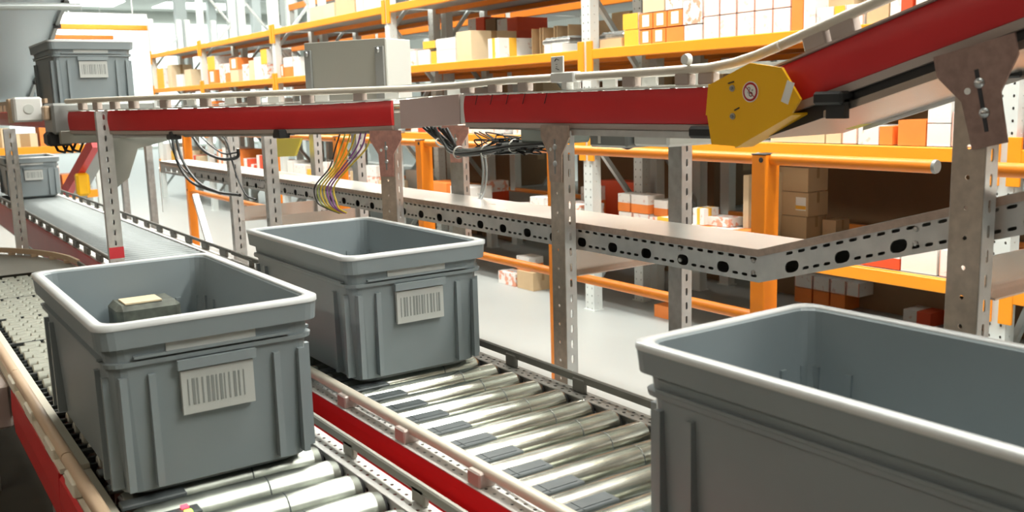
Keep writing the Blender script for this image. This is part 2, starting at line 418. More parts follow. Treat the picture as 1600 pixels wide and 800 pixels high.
# ------------------------------------------------------------------ roller lanes
def roller_mesh(L, r, groove=(.70,), taper=.012, m='chrome'):
    mb = MB(); pr = [(0, r*.35, 1), (0, r*.72, 1), (.004, r*.80, 1), (.006, r*.86, 0), (taper, r, 0)]
    for g in groove: pr += [(L*g-.0012, r, 2), (L*g-.0006, r*.975, 2), (L*g+.0006, r*.975, 2), (L*g+.0012, r, 0)]
    pr += [(L-taper, r, 0), (L-.006, r*.86, 1), (L-.004, r*.80, 1), (L, r*.72, 1), (L, r*.35, 1), (L+.012, r*.33, 1), (L+.012, .0005, 1)]
    mb.lathe([(-.012, .0005, 1), (-.012, r*.33, 1)]+pr, n=24)
    me = bpy.data.meshes.new('roller')
    me.from_pydata([tuple(v) for v in mb.v], [], mb.f)
    for k in (m, 'dark', 'card'): me.materials.append(M[k])
    for p, mi in zip(me.polygons, mb.m): p.material_index = mi; p.use_smooth = True
    return me

def put_rollers(me, t, x, ys, z, label=None):
    org = Vector(t['_w'])
    for y in ys:
        o = bpy.data.objects.new('roller', me); C.objects.link(o); o.parent = t; o.location = Vector((x, y, z))-org

def frange(a, b, s):
    while a < b: yield a; a += s

def guide(t, x, y0, y1, zt, w, h, m, name, stubx, stubm, flz, pitch=.285, first=None, rnd=True, stub=(.018, .042)):
    """guide rail bar along y with its stub brackets"""
    if rnd:
        mb = MB(); n = 12; prof = [(math.cos(2*PI*k/n)*w/2, math.copysign(abs(math.sin(2*PI*k/n))**.7, math.sin(2*PI*k/n))*h/2) for k in range(n)]
        mb.sweep([(x, y0, zt-h/2), (x, y1, zt-h/2)], prof, smooth=True)
    else:
        mb = MB().box((x-w/2, y0, zt-h), (x+w/2, y1, zt), bev=.003)
    mb.build(name, m, t)
    y = first if first is not None else y0+.1
    while y < y1-.03:
        if y > y0: MB().box((stubx-stub[0], y-stub[1]/2, flz), (stubx+stub[0], y+stub[1]/2, zt-h*.45), bev=.003).build('rail_bracket', stubm, t)
        y += pitch

def flange(t, x0, x1, y0, y1, z, name='perforated_flange', m='flange'):
    """white flange with two rows of round holes, seen from above"""
    mb = MB(); w = x1-x0
    T = frame((x0, y0, z), (0, 1, 0), (1, 0, 0))
    perf(mb, y1-y0, [(0, w*.14, 0, None, 0), (w*.14, w*.5, .028, [(.009, .007)], .014), (w*.5, w*.86, .028, [(.009, .007)], 0), (w*.86, w, 0, None, 0)], T)
    mb.build(name, m, t, solid=.0016)

def comb(t, x, y0, y1, z0, z1, m='flange'):
    """vertical plate with tall slots between the rollers"""
    mb = MB(); T = frame((x, y0, z0), (0, 1, 0), (0, 0, 1))
    h = z1-z0
    perf(mb, y1-y0, [(0, h*.15, 0, None, 0), (h*.15, h*.85, .028, [(.013, h*.62)], .014), (h*.85, h, 0, None, 0)], T)
    mb.build('slotted_plate', m, t, solid=.0016)

# middle lane, near piece
YA, YB, YC = .30, 4.26, 10.2
t = thing('roller_conveyor', 'middle chrome roller lane with cream left rail and red side, nearer stretch', 'conveyor', (1.1, 2.2, RZ-.2), 'chrome roller lanes')
ME1 = roller_mesh(.405, .0295, groove=(.72,))
put_rollers(ME1, t, .897, list(frange(.385, YB, .0955)), RZ-.0295)
MB().prism([(.850, RZ-.20), (.838, RZ-.185), (.836, RZ-.03), (.838, FZ-.002), (.845, FZ-.002), (.845, RZ-.19)], YA, YB, plane='xz').build('side_cover', 'red', t)
MB().box((.8455, YA, RZ-.2), (.851, YB, FZ-.003)).box((1.352, YA, RZ-.2), (1.358, YB, FZ-.006)).build('side_frame', 'galv', t)
flange(t, .838, .889, YA, YB, FZ)
guide(t, .866, YA, YB, H-.650, .025, .023, 'tube', 'guide_rail', .860, 'stub', FZ, first=.532)
flange(t, 1.312, 1.356, YA, YB, FZ-.004, m='darkrail')
comb(t, 1.311, YA, YB, RZ-.06, FZ-.004, 'darkrail')
guide(t, 1.345, YA, YB, H-.650, .010, .021, 'darkrail', 'guide_rail', 1.343, 'darkrail', FZ-.004, first=.570, rnd=False, stub=(.006, .045))
comb(t, .890, YA, YB, RZ-.06, FZ)
k = 0
for y in frange(.4325, 2.3, .0955):
    L_ = .115
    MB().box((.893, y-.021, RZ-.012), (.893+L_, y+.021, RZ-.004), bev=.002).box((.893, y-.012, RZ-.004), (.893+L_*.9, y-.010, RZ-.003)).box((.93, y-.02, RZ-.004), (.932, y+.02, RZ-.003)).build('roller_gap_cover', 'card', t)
    k += 1
for y in frange(.4325+31*.0955, YB-.03, .0955):
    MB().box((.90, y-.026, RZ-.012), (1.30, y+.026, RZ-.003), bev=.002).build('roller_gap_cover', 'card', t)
MB().tube([(.885, .4, RZ-.004)]+[(.885+.004*math.sin(9*y), y, RZ+.002+.004*math.sin(31*y)) for y in frange(.45, 4.2, .03)], .0035, 6).build('lane_cable', 'cable', t)
MB().box((.95, YA, RZ-.17), (1.25, YB, RZ-.16)).build('under_pan', 'galv', t)
for y in (.6, 2.4, 4.1):
    MB().box((.85, y-.03, 0), (.89, y+.03, RZ-.2)).build('leg', 'galv', t); MB().box((1.31, y-.03, 0), (1.35, y+.03, RZ-.2)).build('leg', 'galv', t)

# middle lane, far piece
t = thing('roller_conveyor', 'middle chrome roller lane running far back to the small grey bin', 'conveyor', (1.1, 7.2, RZ-.2), 'chrome roller lanes')
ME1b = roller_mesh(.405, .0235, groove=(), m='dullroll')
put_rollers(ME1b, t, .897, list(frange(YB+.06, YC, .066)), RZ-.0295)
MB().prism([(.850, RZ-.20), (.838, RZ-.185), (.836, RZ-.03), (.838, FZ-.002), (.845, FZ-.002), (.845, RZ-.19)], YB+.01, YC, plane='xz').build('side_cover', 'red', t)
MB().box((.8455, YB+.01, RZ-.2), (.851, YC, FZ-.003)).box((1.352, YB+.01, RZ-.2), (1.358, YC, FZ-.006)).build('side_frame', 'galv', t)
MB().box((.851, YB+.01, FZ-.004), (.892, YC, FZ-.001)).box((1.312, YB+.01, FZ-.004), (1.352, YC, FZ-.001)).build('edge_flange', 'flange', t)
guide(t, .866, YB+.01, YC, H-.650, .022, .018, 'darkrail', 'guide_rail', .856, 'darkrail', FZ, stub=(.008, .10))
guide(t, 1.345, YB+.01, YC, H-.650, .010, .016, 'darkrail', 'guide_rail', 1.343, 'darkrail', FZ-.001, rnd=False, stub=(.006, .10))
for y in (4.6, 7, 9.8):
    MB().box((.85, y-.03, 0), (.89, y+.03, RZ-.2)).build('leg', 'galv', t); MB().box((1.31, y-.03, 0), (1.35, y+.03, RZ-.2)).build('leg', 'galv', t)

# left lane, near piece with chrome rollers
YL = 1.93
t = thing('roller_conveyor', 'left chrome roller lane with dark grey right rail and red left side', 'conveyor', (.5, .9, RZ-.2), 'chrome roller lanes')
ME2 = roller_mesh(.385, .031, groove=(.62,), taper=.022, m='chromel')
put_rollers(ME2, t, .310, list(frange(.335, YL-.035, .0935)), RZ-.031)
guide(t, .731, YA, YL, H-.650, .012, .020, 'greyrail', 'guide_rail', .731, 'greyrail', FZ, first=.527, rnd=False, stub=(.006, .045))
flange(t, .702, .745, YA, YL, FZ-.002); comb(t, .7015, YA, YL, RZ-.07, FZ-.002)
MB().box((.744, YA, RZ-.13), (.748, YL, FZ-.003)).build('side_frame', 'red', t)
guide(t, .262, YA, YL, H-.650, .024, .024, 'tan', 'guide_rail', .254, 'cream', FZ, first=.4, stub=(.010, .085))
MB().box((.250, YA, FZ-.004), (.300, YL, FZ-.001)).build('edge_flange', 'cream', t)
MB().prism([(.247, RZ-.13), (.243, RZ-.12), (.240, RZ-.06), (.243, RZ-.018), (.249, FZ-.002), (.249, RZ-.13)], YA, YL, plane='xz').build('side_cover', 'red', t)
k = 0
for y in frange(.3817, YL-.03, .0935):
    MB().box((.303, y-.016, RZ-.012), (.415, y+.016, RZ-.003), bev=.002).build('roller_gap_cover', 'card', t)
MB().box((.385, 1.60, RZ-.002), (.397, 1.612, RZ+.001)).build('indicator', 'ledred', t)
MB().box((.385, 1.575, RZ-.002), (.397, 1.587, RZ+.001)).build('indicator', 'ledgreen', t)
MB().box((.27, YA, RZ-.17), (.72, YL, RZ-.16)).build('under_pan', 'galv', t)
for y in (.5, 1.5):
    MB().box((.25, y-.03, 0), (.29, y+.03, RZ-.13)).build('leg', 'dark', t); MB().box((.70, y-.03, 0), (.74, y+.03, RZ-.13)).build('leg', 'dark', t)

# left lane, transfer piece with short wheels
YT = 4.45
t = thing('wheel_conveyor', 'left lane transfer bed of short pale wheels between dark strips', 'conveyor', (.5, 3.0, RZ-.2))
wm = MB().lathe([(0, .004), (0, .016), (.002, .0185), (.043, .0185), (.045, .016), (.045, .004)], n=14)
wme = bpy.data.meshes.new('wheel'); wme.from_pydata([tuple(v) for v in wm.v], [], wm.f); wme.materials.append(M['wheel'])
for p in wme.polygons: p.use_smooth = True
rows = []; y = YL+.03; r_ = 0
while y < YT-.03:
    rows.append((y, r_)); y += .042; r_ += 1
nw = 0; rest = MB()
for (y, r_) in rows:
    for c in range(7):
        x = .318+c*.053+(.018 if r_ % 2 else 0)
        if x+.04 > .705: continue
        if x < .50 and nw < 100:
            o = bpy.data.objects.new('wheel', wme); C.objects.link(o); o.parent = t; o.location = Vector((x, y, RZ-.0175))-Vector(t['_w']); nw += 1
        else:
            rest.lathe([(0, .004), (0, .016), (.002, .0185), (.043, .0185), (.045, .016), (.045, .004)], n=14, T=Matrix.Translation((x, y, RZ-.0175)))
ro = rest.build('wheel', 'wheel', t); ro['kind'] = 'stuff'
ax = MB()
for (y, r_) in rows: ax.box((.305, y-.004, RZ-.021), (.71, y+.004, RZ-.013))
ax.build('axles', 'belt', t)
for y in (2.05, 2.35, 2.75, 3.15, 3.55, 3.95, 4.35):
    MB().box((.300, y-.034, RZ-.010), (.705, y-.018, RZ-.003)).build('cross_strip', 'belt', t)
guide(t, .731, YL+.005, YT, H-.650, .012, .022, 'darkrail', 'guide_rail', .731, 'darkrail', FZ, rnd=False, stub=(.006, .045))
guide(t, .262, YL+.005, 2.66, H-.650, .024, .024, 'tan', 'guide_rail', .254, 'cream', FZ, first=2.05, stub=(.010, .10))
MB().sweep([(.262, 2.665, H-.663), (.262, 3.2, H-.663), (.25, 3.7, H-.663)], [(math.cos(a)*.013, math.sin(a)*.013) for a in [2*PI*k/10 for k in range(10)]], smooth=True).build('guide_rail', 'tan', t)
MB().box((.246, YL+.005, RZ-.012), (.300, YT, RZ-.002)).build('edge_flange', 'cream', t)
MB().box((.700, YL+.005, RZ-.012), (.745, YT, RZ-.002)).build('edge_flange', 'flange', t)
MB().prism([(.247, RZ-.13), (.243, RZ-.12), (.240, RZ-.06), (.243, RZ-.008), (.250, RZ-.013), (.250, RZ-.13)], YL+.005, 2.62, plane='xz').build('side_cover', 'red', t)
MB().box((.10, 2.66, RZ-.12), (.245, 2.95, RZ-.005), bev=.006).build('drive_cover', 'stub', t)
MB().box((.744, YL+.005, RZ-.13), (.748, YT, RZ-.013)).build('side_frame', 'red', t)
MB().box((.26, YL+.005, RZ-.10), (.72, YT, RZ-.09)).build('under_pan', 'dark', t)
for y in (2.1, 3.9):
    MB().box((.25, y-.03, 0), (.29, y+.03, RZ-.13)).build('leg', 'galv', t); MB().box((.70, y-.03, 0), (.74, y+.03, RZ-.13)).build('leg', 'galv', t)

# left lane, curved end going off to the left
t = thing('belt_curve', 'brown railed curve where the left lane swings away to the left', 'conveyor', (.3, 5.0, RZ-.2))
arc = [(.735-1.2+1.2*math.cos(a), YT+.02+1.2*math.sin(a), RZ) for a in [math.radians(d) for d in range(0, 81, 8)]]
inn = [(.735-1.2+.74*math.cos(a), YT+.02+.74*math.sin(a), RZ) for a in [math.radians(d) for d in range(0, 81, 8)]]
n = len(arc)
MB().add(arc+inn+[(p[0], p[1], RZ-.03) for p in arc+inn], [(i+n, i, i+1, i+n+1) for i in range(n-1)]+[(i, i+2*n, i+2*n+1, i+1) for i in range(n-1)]+[(i+n, i+n+1, i+3*n+1, i+3*n) for i in range(n-1)]).build('belt_bed', 'greyrail', t)
MB().sweep([(p[0], p[1], H-.660) for p in arc], [(-.006, -.012), (.006, -.012), (.006, .012), (-.006, .012)]).build('guide_rail', 'tan', t)
MB().sweep([(p[0], p[1], H-.660) for p in inn], [(-.006, -.012), (.006, -.012), (.006, .012), (-.006, .012)]).build('guide_rail', 'tan', t)
MB().sweep([(p[0], p[1], RZ-.07) for p in arc], [(-.003, -.06), (.003, -.06), (.003, .06), (-.003, .06)]).build('side_cover', 'darkrail', t)
for p in arc[1::1]: MB().box((p[0]-.02, p[1]-.02, RZ), (p[0]+.008, p[1]+.02, H-.668)).build('rail_bracket', 'tan', t)
for p in (arc[1], arc[6], inn[4]): MB().box((p[0]-.04, p[1]-.02, 0), (p[0], p[1]+.02, RZ-.03)).build('leg', 'galv', t)

# ------------------------------------------------------------------ raised conveyor
ZB, ZT = H-.068, H+.012
flat = [(1.50, 1.37), (1.50, 2.44)]
bend = [(1.40, 2.72), (1.27, 2.95), (1.114, 3.23), (.995, 3.50), (.894, 3.74), (.80, 4.06), (.735, 4.36)]
def zb(y): return ZB-.016*min(1, max(0, (y-2.4)/.6))
t = thing('raised_conveyor', 'red sided raised conveyor bending across the picture, cream rail on top', 'conveyor', (1.5, 2.0, ZB))
SK = [(.012, 0), (.0115, 0), (.001, .0), (.0005, .001), (-.001, .012), (-.0028, .028), (-.0034, .042), (-.0026, .056), (-.0005, .068), (.003, .0765), (.0035, .078), (.0115, .078), (.012, .078), (.012, .0775), (.012, .0005)]
def skirt(path, name, tt, m='red', z0=0, z1=.078, dz=None):
    prof = SK
    return MB().sweep(path, prof, smooth=True).build(name, m, tt)
P1 = [(x, y, zb(y)) for x, y in flat]; P2 = [(x, y, zb(y)) for x, y in bend]
c1 = skirt(P1, 'side_cover', t); c2 = skirt(P2, 'side_cover', t)
sl = MB()
for y, tilt in ((2.02, .6), (2.12, .6), (2.20, .3), (2.28, .3), (2.36, .2)):
    sl.bar((1.4955, y, ZT-.002), (1.4945, y+.012, ZT-.030), .001, .0016, up=(1, 0, 0))
sl.build('seam', 'ink', c1)
# joint box between the straight and the curve
jb = MB().sweep([(1.497, 2.462, ZB-.010), (1.415, 2.685, ZB-.022)], [(-.004, .004), (.05, .004), (.05, .092), (-.004, .092)]); jb.build('joint_box', 'jointbox', t)
MB().sweep([(1.500, 2.440, ZB-.004), (1.499, 2.462, ZB-.004)], [(-.001, 0), (.05, 0), (.05, .086), (-.001, .086)]).build('joint_collar', 'white', t)
# thin aluminium lips and frame plates
for P, nm in ((P1, 'straight'), (P2, 'curve')):
    MB().sweep(P, [(.002, -.014), (.012, -.014), (.012, -.001), (-.001, -.001)]).build('lower_lip', 'stub', t)
    MB().sweep(P, [(-.004, .079), (.030, .079), (.030, .083), (-.004, .083)]).build('upper_flange', 'white', t)
    MB().sweep(P, [(.0125, -.02), (.016, -.02), (.016, .077), (.0125, .077)]).build('side_frame', 'galv', t)
    MB().sweep(P, [(.42, -.02), (.424, -.02), (.424, .085), (.42, .085)]).build('side_frame', 'galv_light', t)
    MB().sweep(P, [(.40, .088), (.424, .088), (.424, .092), (.40, .092)]).build('upper_flange', 'white', t)
    MB().sweep(P, [(.41, .115), (.422, .115), (.422, .138), (.41, .138)]).build('guide_rail', 'white', t)
    for f in [i/6 for i in range(7)]:
        k = min(len(P)-2, int(f*(len(P)-1)-1e-6)); fr = f*(len(P)-1)-k; a, b = Vector(P[k]), Vector(P[k+1]); p = a.lerp(b, fr); d = (b-a).to_2d().normalized(); r = Vector((d.y, -d.x))
        q = Vector((p.x+r.x*.414, p.y+r.y*.414, p.z+.09)); T = rotz(math.atan2(-d.x, d.y), q)
        MB().box((-.005, -.03, 0), (.005, .03, .028), 0, T).build('rail_bracket', 'white', t)
# rollers of the raised conveyor
RM3 = roller_mesh(.38, .022, groove=())
def along(P, s):
    for a, b in zip(P, P[1:]):
        a, b = Vector(a), Vector(b); L = (b-a).length
        if s <= L: return a.lerp(b, s/L), (b-a).normalized()
        s -= L
    return Vector(P[-1]), (Vector(P[-1])-Vector(P[-2])).normalized()
def plen(P): return sum((Vector(b)-Vector(a)).length for a, b in zip(P, P[1:]))
PR = P1+[(1.47, 2.58, zb(2.5))]+P2
PR = [(x, y, z) for x, y, z in PR]
for s in frange(.05, plen(PR), .085):
    p, d = along(PR, s); r = Vector((d.y, -d.x, 0)).normalized(); q = p+r*.02
    o = bpy.data.objects.new('roller', RM3); C.objects.link(o); o.parent = t; o.location = Vector((q.x, q.y, p.z+.060))-Vector(t['_w']); o.rotation_euler = (0, 0, math.atan2(r.y, r.x))
# cream guide tube on top with its blocks
TU = [(1.50, 1.262, H+.0852), (1.50, 1.32, H+.0690), (1.50, 1.38, H+.0570), (1.50, 1.45, H+.0500), (1.50, 1.6, H+.048)]+[(1.50, y, H+.047) for y in (1.8, 2.0, 2.2)]+[(1.498, 2.35, H+.043), (1.485, 2.46, H+.039), (1.45, 2.6, H+.036)]+[(x, y, H+.036) for x, y in bend]
MB().tube(TU, .0105, 12).build('guide_tube', 'tube', t)
def block(tt, x, y, z0, z1, ang, w=.036, m='stub'):
    T = rotz(ang, (x, y, 0)); return MB().box((-.002, -w/2, z0), (.022, w/2, z1), 0, T, bev=.003).build('rail_bracket', m, tt)
for y in (1.455, 1.525, 1.70, 2.13, 2.28): block(t, 1.494, y, ZT+.004, H+.041, 0, .045)
block(t, 1.486, 2.415, ZT+.004, H+.034, .1, .045)
for s in (.12, .33, .56, .80, 1.02, 1.22, 1.36, 1.5, 1.64):
    p, d = along(P2, s); block(t, p.x-.004, p.y, p.z+.082, H+.029, math.atan2(-d.x, d.y), .042)
# small white clamp and the cap on the tube
cl = MB().box((1.483, 1.895, H+.034), (1.512, 1.99, H+.060), bev=.003).box((1.486, 1.925, ZT+.004), (1.508, 1.945, H+.036)).build('rail_clamp', 'white', t)
tg = MB().box((1.487, 1.94, H+.058), (1.492, 1.99, H+.100), bev=.001).build('tag_plate', 'white', t)
mk = MB()
for (a, b, c, d) in ((1.955, .080, 1.966, .084), (1.966, .084, 1.972, .078), (1.963, .070, 1.967, .070), (1.955, .056, 1.968, .060), (1.963, .064, 1.966, .064)):
    mk.bar((1.4865, a, H+b+.010), (1.4865, c, H+d+.010), .001, .0036, up=(1, 0, 0))
mk.build('handwriting', 'ink', tg)
MB().lathe([(-.006, .0005), (-.006, .011), (.006, .013), (.008, .0005)], rotz(0, (1.488, 1.505, H+.070)), 16, axis='x').build('round_cap', 'white', t)
# channel bars and end stops under the conveyor
ub = MB(); ub.box((1.495, 1.50, H-.099), (1.510, 1.92, H-.084)); ub.build('support_bar', 'galv_light', t)
MB().box((1.485, 1.415, H-.098), (1.52, 1.50, H-.072), bev=.006).build('end_stop', 'dark', t)
cb = MB()
for a, b, zz in (((1.42, 2.74), (1.22, 3.10), -.104), ((1.21, 3.16), (.98, 3.60), -.110), ((.96, 3.66), (.80, 4.10), -.112)):
    d = Vector((b[0]-a[0], b[1]-a[1], 0)); T = frame((a[0]+.012, a[1], H+zz), d, (0, 0, 1))
    perf(cb, d.length, [(0, .005, 0, None, 0), (.005, .021, .030, [(.014, .005)], .015), (.021, .026, 0, None, 0)], T)
    cb.bar((a[0]+.03, a[1]+.01, H+zz+.002), (b[0]+.03, b[1]+.01, H+zz+.002), .035, .003)
cb.build('perforated_channel', 'galv_light', t)
MB().box((1.165, 3.09, H-.114), (1.205, 3.15, H-.084), 0, bev=.003).build('end_stop', 'dark', t)
MB().box((.945, 3.60, H-.118), (.985, 3.66, H-.088), bev=.003).build('end_stop', 'dark', t)
# hanging machine units below
MB().box((1.53, 2.02, H-.125), (1.64, 2.20, H-.075), bev=.006).box((1.64, 2.00, H-.115), (1.74, 2.04, H-.085), bev=.004).build('junction_box', 'mach', t)
MB().box((1.60, 1.83, H-.135), (1.72, 1.98, H-.072), bev=.006).build('drive_box', 'hinge', t)
MB().box((1.598, 1.93, H-.125), (1.601, 1.94, H-.09)).build('indicator', 'label', t)
MB().box((1.62, 1.70, H-.130), (1.80, 1.828, H-.070), bev=.006).build('drive_box', 'white', t)

# inclined conveyor rising to the right
TAN = math.tan(math.radians(16.2))
t = thing('inclined_conveyor', 'red sided conveyor climbing to the upper right corner', 'conveyor', (1.5, .8, H+.1))
Y0, Y1 = 1.37, .22
def inc(y, dz=0): return ZB+(Y0-y)*TAN+dz
ai = math.atan(TAN)
PI_ = [(1.50, Y1, inc(Y1)), (1.50, Y0, inc(Y0))]
MB().sweep(PI_, [(a, b*1.05) for a, b in SK], smooth=True).build('side_cover', 'red', t)
MB().sweep(PI_, [(.002, -.016), (.012, -.016), (.012, -.001), (-.001, -.001)]).build('lower_lip', 'stub', t)
MB().sweep(PI_, [(-.004, .083), (.030, .083), (.030, .087), (-.004, .087)]).build('upper_flange', 'stub', t)
MB().sweep(PI_, [(.0125, -.045), (.016, -.045), (.016, .08), (.0125, .08)]).build('side_frame', 'dark', t)
MB().sweep([(1.50, Y1, inc(Y1)), (1.50, 1.16, inc(1.16))], [(.004, -.048), (.02, -.048), (.02, -.034), (.004, -.034)]).build('lower_channel', 'pan', t)
MB().sweep(PI_, [(.42, -.03), (.424, -.03), (.424, .09), (.42, .09)]).build('side_frame', 'galv_light', t)
MB().sweep([(1.50, Y1, inc(Y1)), (1.50, 1.42, inc(1.42))], [(.02, -.022), (.415, -.022), (.415, -.019), (.02, -.019)]).build('under_pan', 'pan', t)
MB().tube([(1.50, Y1, H+.048+(Y0+.02-Y1)*TAN)]+[(1.50, y, H+.048+(Y0+.02-y)*TAN) for y in (.6, 1.0, 1.258)], .0105, 12).build('guide_tube', 'tube', t)
for y in (1.175, 1.115, .72, .45):
    T = Matrix.Translation((1.498, y, inc(y)+.086)) @ Matrix.Rotation(-ai, 4, 'X')
    MB().box((-.004, -.026, 0), (.022, .026, .034), 0, T, bev=.003).build('rail_bracket', 'stub', t)
for y in frange(.30, 1.36, .085):
    o = bpy.data.objects.new('roller', RM3); C.objects.link(o); o.parent = t; o.location = Vector((1.52, y, inc(y)+.060))-Vector(t['_w'])
MB().box((1.475, 1.10, H-.030), (1.53, 1.165, H-.005), bev=.005).box((1.485, 1.10, H-.055), (1.50, 1.14, H-.02)).build('cable_clip', 'dark', t)
T = Matrix.Translation((1.90, 1.36, H-.112)) @ Matrix.Rotation(-ai, 4, 'X')
MB().prism([(-.17, 0), (-.15, -.020), (.0, -.022), (.03, 0), (.02, .008), (-.17, .008)], 0, .045, Matrix.Translation((1.868, 1.385, H-.072)) @ Matrix.Rotation(-ai, 4, 'X')).build('guard_bar', 'olive', t)
MB().box((1.86, .98, H+.01), (1.90, 1.02, H+.035), bev=.004).build('end_stop', 'dark', t)
# yellow guard plate over the hinge
poly = [(1.415, .015), (1.308, .054), (1.229, .042), (1.184, -.018), (1.203, -.044), (1.345, -.110), (1.409, -.108), (1.422, -.048)]
yp = MB().prism([(y, H+z) for y, z in poly], 1.466, 1.472, mi=0)
yp.prism([(1.345, H-.110), (1.203, H-.044), (1.203, H-.048), (1.345, H-.114)], 1.466, 1.52)
yp.prism([(1.415, H+.015), (1.422, H-.048), (1.426, H-.048), (1.419, H+.016)], 1.466, 1.50)
yg = yp.build('guard_plate', 'yellow', t)
def disc(y, z, r, x0, x1, m, name, par, n=24, ri=0):
    T = Matrix.Translation((x0, y, z))
    pr = [(0, max(ri, .0003)), (0, r), (x1-x0, r), (x1-x0, max(ri, .0003))]
    return MB().lathe(pr, T, n, axis='x').build(name, m, par)
for (y, z) in ((1.352, .006), (1.350, -.050)):
    disc(y, H+z, .0065, 1.4635, 1.466, 'bolt', 'washer', yg); disc(y, H+z, .0036, 1.460, 1.4635, 'hinge', 'bolt', yg)
MB().bar((1.4655, 1.362, H+.016), (1.4655, 1.348, H+.019), .002, .006, up=(1, 0, 0)).build('slot', 'ink', yg)
MB().bar((1.4655, 1.345, H-.038), (1.4655, 1.333, H-.033), .002, .005, up=(1, 0, 0)).build('slot', 'ink', yg)
sy, sz = 1.305, H-.002
sg = disc(sy, sz, .0205, 1.4652, 1.466, 'label', 'prohibition_sign', yg, 32)
disc(sy, sz, .0185, 1.4648, 1.4652, 'signred', 'sign_ring', sg, 32)
disc(sy, sz, .0145, 1.4645, 1.4648, 'label', 'sign_face', sg, 32)
MB().bar((1.4643, sy+.0125, sz+.0115), (1.4643, sy-.0125, sz-.0115), .0006, .0034, up=(1, 0, 0)).build('sign_bar', 'signred', sg)
fg = MB()
for (dy, dz, r_) in ((.003, .006, .0035), (-.002, -.005, .0048), (.004, -.001, .002), (-.006, .003, .0018)):
    fg.lathe([(0, r_*.6), (0, r_), (.0003, r_), (.0003, r_*.6)], Matrix.Translation((1.4642, sy+dy, sz+dz)), 14, axis='x')
fg.build('sign_pictogram', 'ink', sg)
T = Matrix.Translation((1.4655, 1.213, H-.005)) @ Matrix.Rotation(math.radians(20), 4, 'X')
MB().box((-.0003, -.009, -.021), (.0005, .009, .021), 0, T).build('label', 'label', yg)

# far end of the raised conveyor: drive head, control box, next conveyor
t = thing('conveyor_drive', 'brown and black drive head at the left end of the red raised conveyor', 'drive', (.72, 4.6, H-.1))
MB().box((.68, 4.40, H-.10), (1.10, 4.62, H+.03), bev=.01).build('drive_body', 'hinge', t)
MB().box((.66, 4.44, H-.15), (.76, 4.56, H-.09), bev=.012).build('motor', 'dark', t)
MB().box((.655, 4.43, H-.04), (.68, 4.50, H+.02), bev=.006).build('bearing_block', 'tan', t)
MB().box((.70, 4.38, H-.14), (1.05, 4.42, H-.085), bev=.004).build('cover_plate', 'greyrail', t)
for dx in (0, .03, .06): MB().tube([(.69+dx, 4.5, H-.13), (.70+dx, 4.47, H-.17), (.73+dx, 4.5, H-.18), (.76+dx, 4.56, H-.14)], .006, 6).build('motor_cable', 'cable', t)
t = thing('control_box', 'pale control box with a round window beside the brown drive head', 'box', (.60, 4.55, H))
MB().box((.56, 4.55, H-.045), (.67, 4.65, H+.06), bev=.008).build('box_body', 'white', t)
MB().box((.552, 4.66, H-.05), (.57, 4.72, H+.055), bev=.003).build('bracket', 'tan', t)
MB().lathe([(0, .0005), (0, .018), (-.003, .020), (-.003, .0005)], Matrix.Translation((.615, 4.5485, H+.01)), 20, axis='y').build('round_window', 'enclside', t)
t = thing('raised_conveyor', 'far raised conveyor with red side behind the pale control box', 'conveyor', (.8, 6.5, ZB))
PF = [(.72, 4.72, ZB-.01), (.70, 5.5, ZB-.01), (.70, 9.4, ZB-.01)]
MB().sweep(PF, [(.012, 0), (0, .008), (-.004, .04), (0, .072), (.012, .078)]).build('side_cover', 'red', t)
MB().sweep(PF, [(.02, .0), (.48, .0), (.48, .078), (.02, .078)]).build('roller_bed', 'hinge', t)
MB().sweep([(p[0]-.008, p[1], H+.045) for p in PF], [(-.006, -.01), (.006, -.01), (.006, .01), (-.006, .01)]).build('guide_rail', 'tan', t)
for y in frange(4.8, 9.3, .16): MB().box((.69, y-.03, H), (.702, y+.03, H+.037)).build('rail_bracket', 'tan', t)

# ------------------------------------------------------------------ posts and support frames
def post(mb, h, wy=.056, wx=.036, front='round', open_back=True):
    """channel post, origin at the middle of its -x face foot; local axes"""
    hole = [(.008, .008)] if front == 'round' else [(.020, .007)]
    pitch = .05 if front == 'round' else .0415
    z0 = 0
    def plate(o, ux, uw, w, holes, pt, mi):
        perf(mb, h, [(0, w*.25, 0, None, 0), (w*.25, w*.75, pt, holes, pt*.5), (w*.75, w, 0, None, 0)], frame(o, ux, uw), mi)
    plate((0, wy/2, z0), (0, 0, 1), (0, -1, 0), wy, hole, pitch, 0)
    plate((0, -wy/2, z0), (0, 0, 1), (1, 0, 0), wx, [(.022, .008)], .0415, 1)
    plate((wx, wy/2, z0), (0, 0, 1), (-1, 0, 0), wx, [(.022, .008)], .0415, 1)
    if front == 'slot': plate((wx, -wy/2, z0), (0, 0, 1), (0, 1, 0), wy, None, 1, 0)  # back plate added to keep the inside dark behind the slots

def place_post(tt, x, y, ztop, ang, flip=False, name='post', mats=('bronze', 'galv_light'), wy=.056, wx=.036, front='round'):
    mb = MB(); post(mb, ztop, wy, wx, front)
    T = rotz(ang+(PI if flip else 0), (x, y, 0)); mb.v = [T @ v for v in mb.v]
    return mb.build(name, list(mats), tt, solid=.0025)

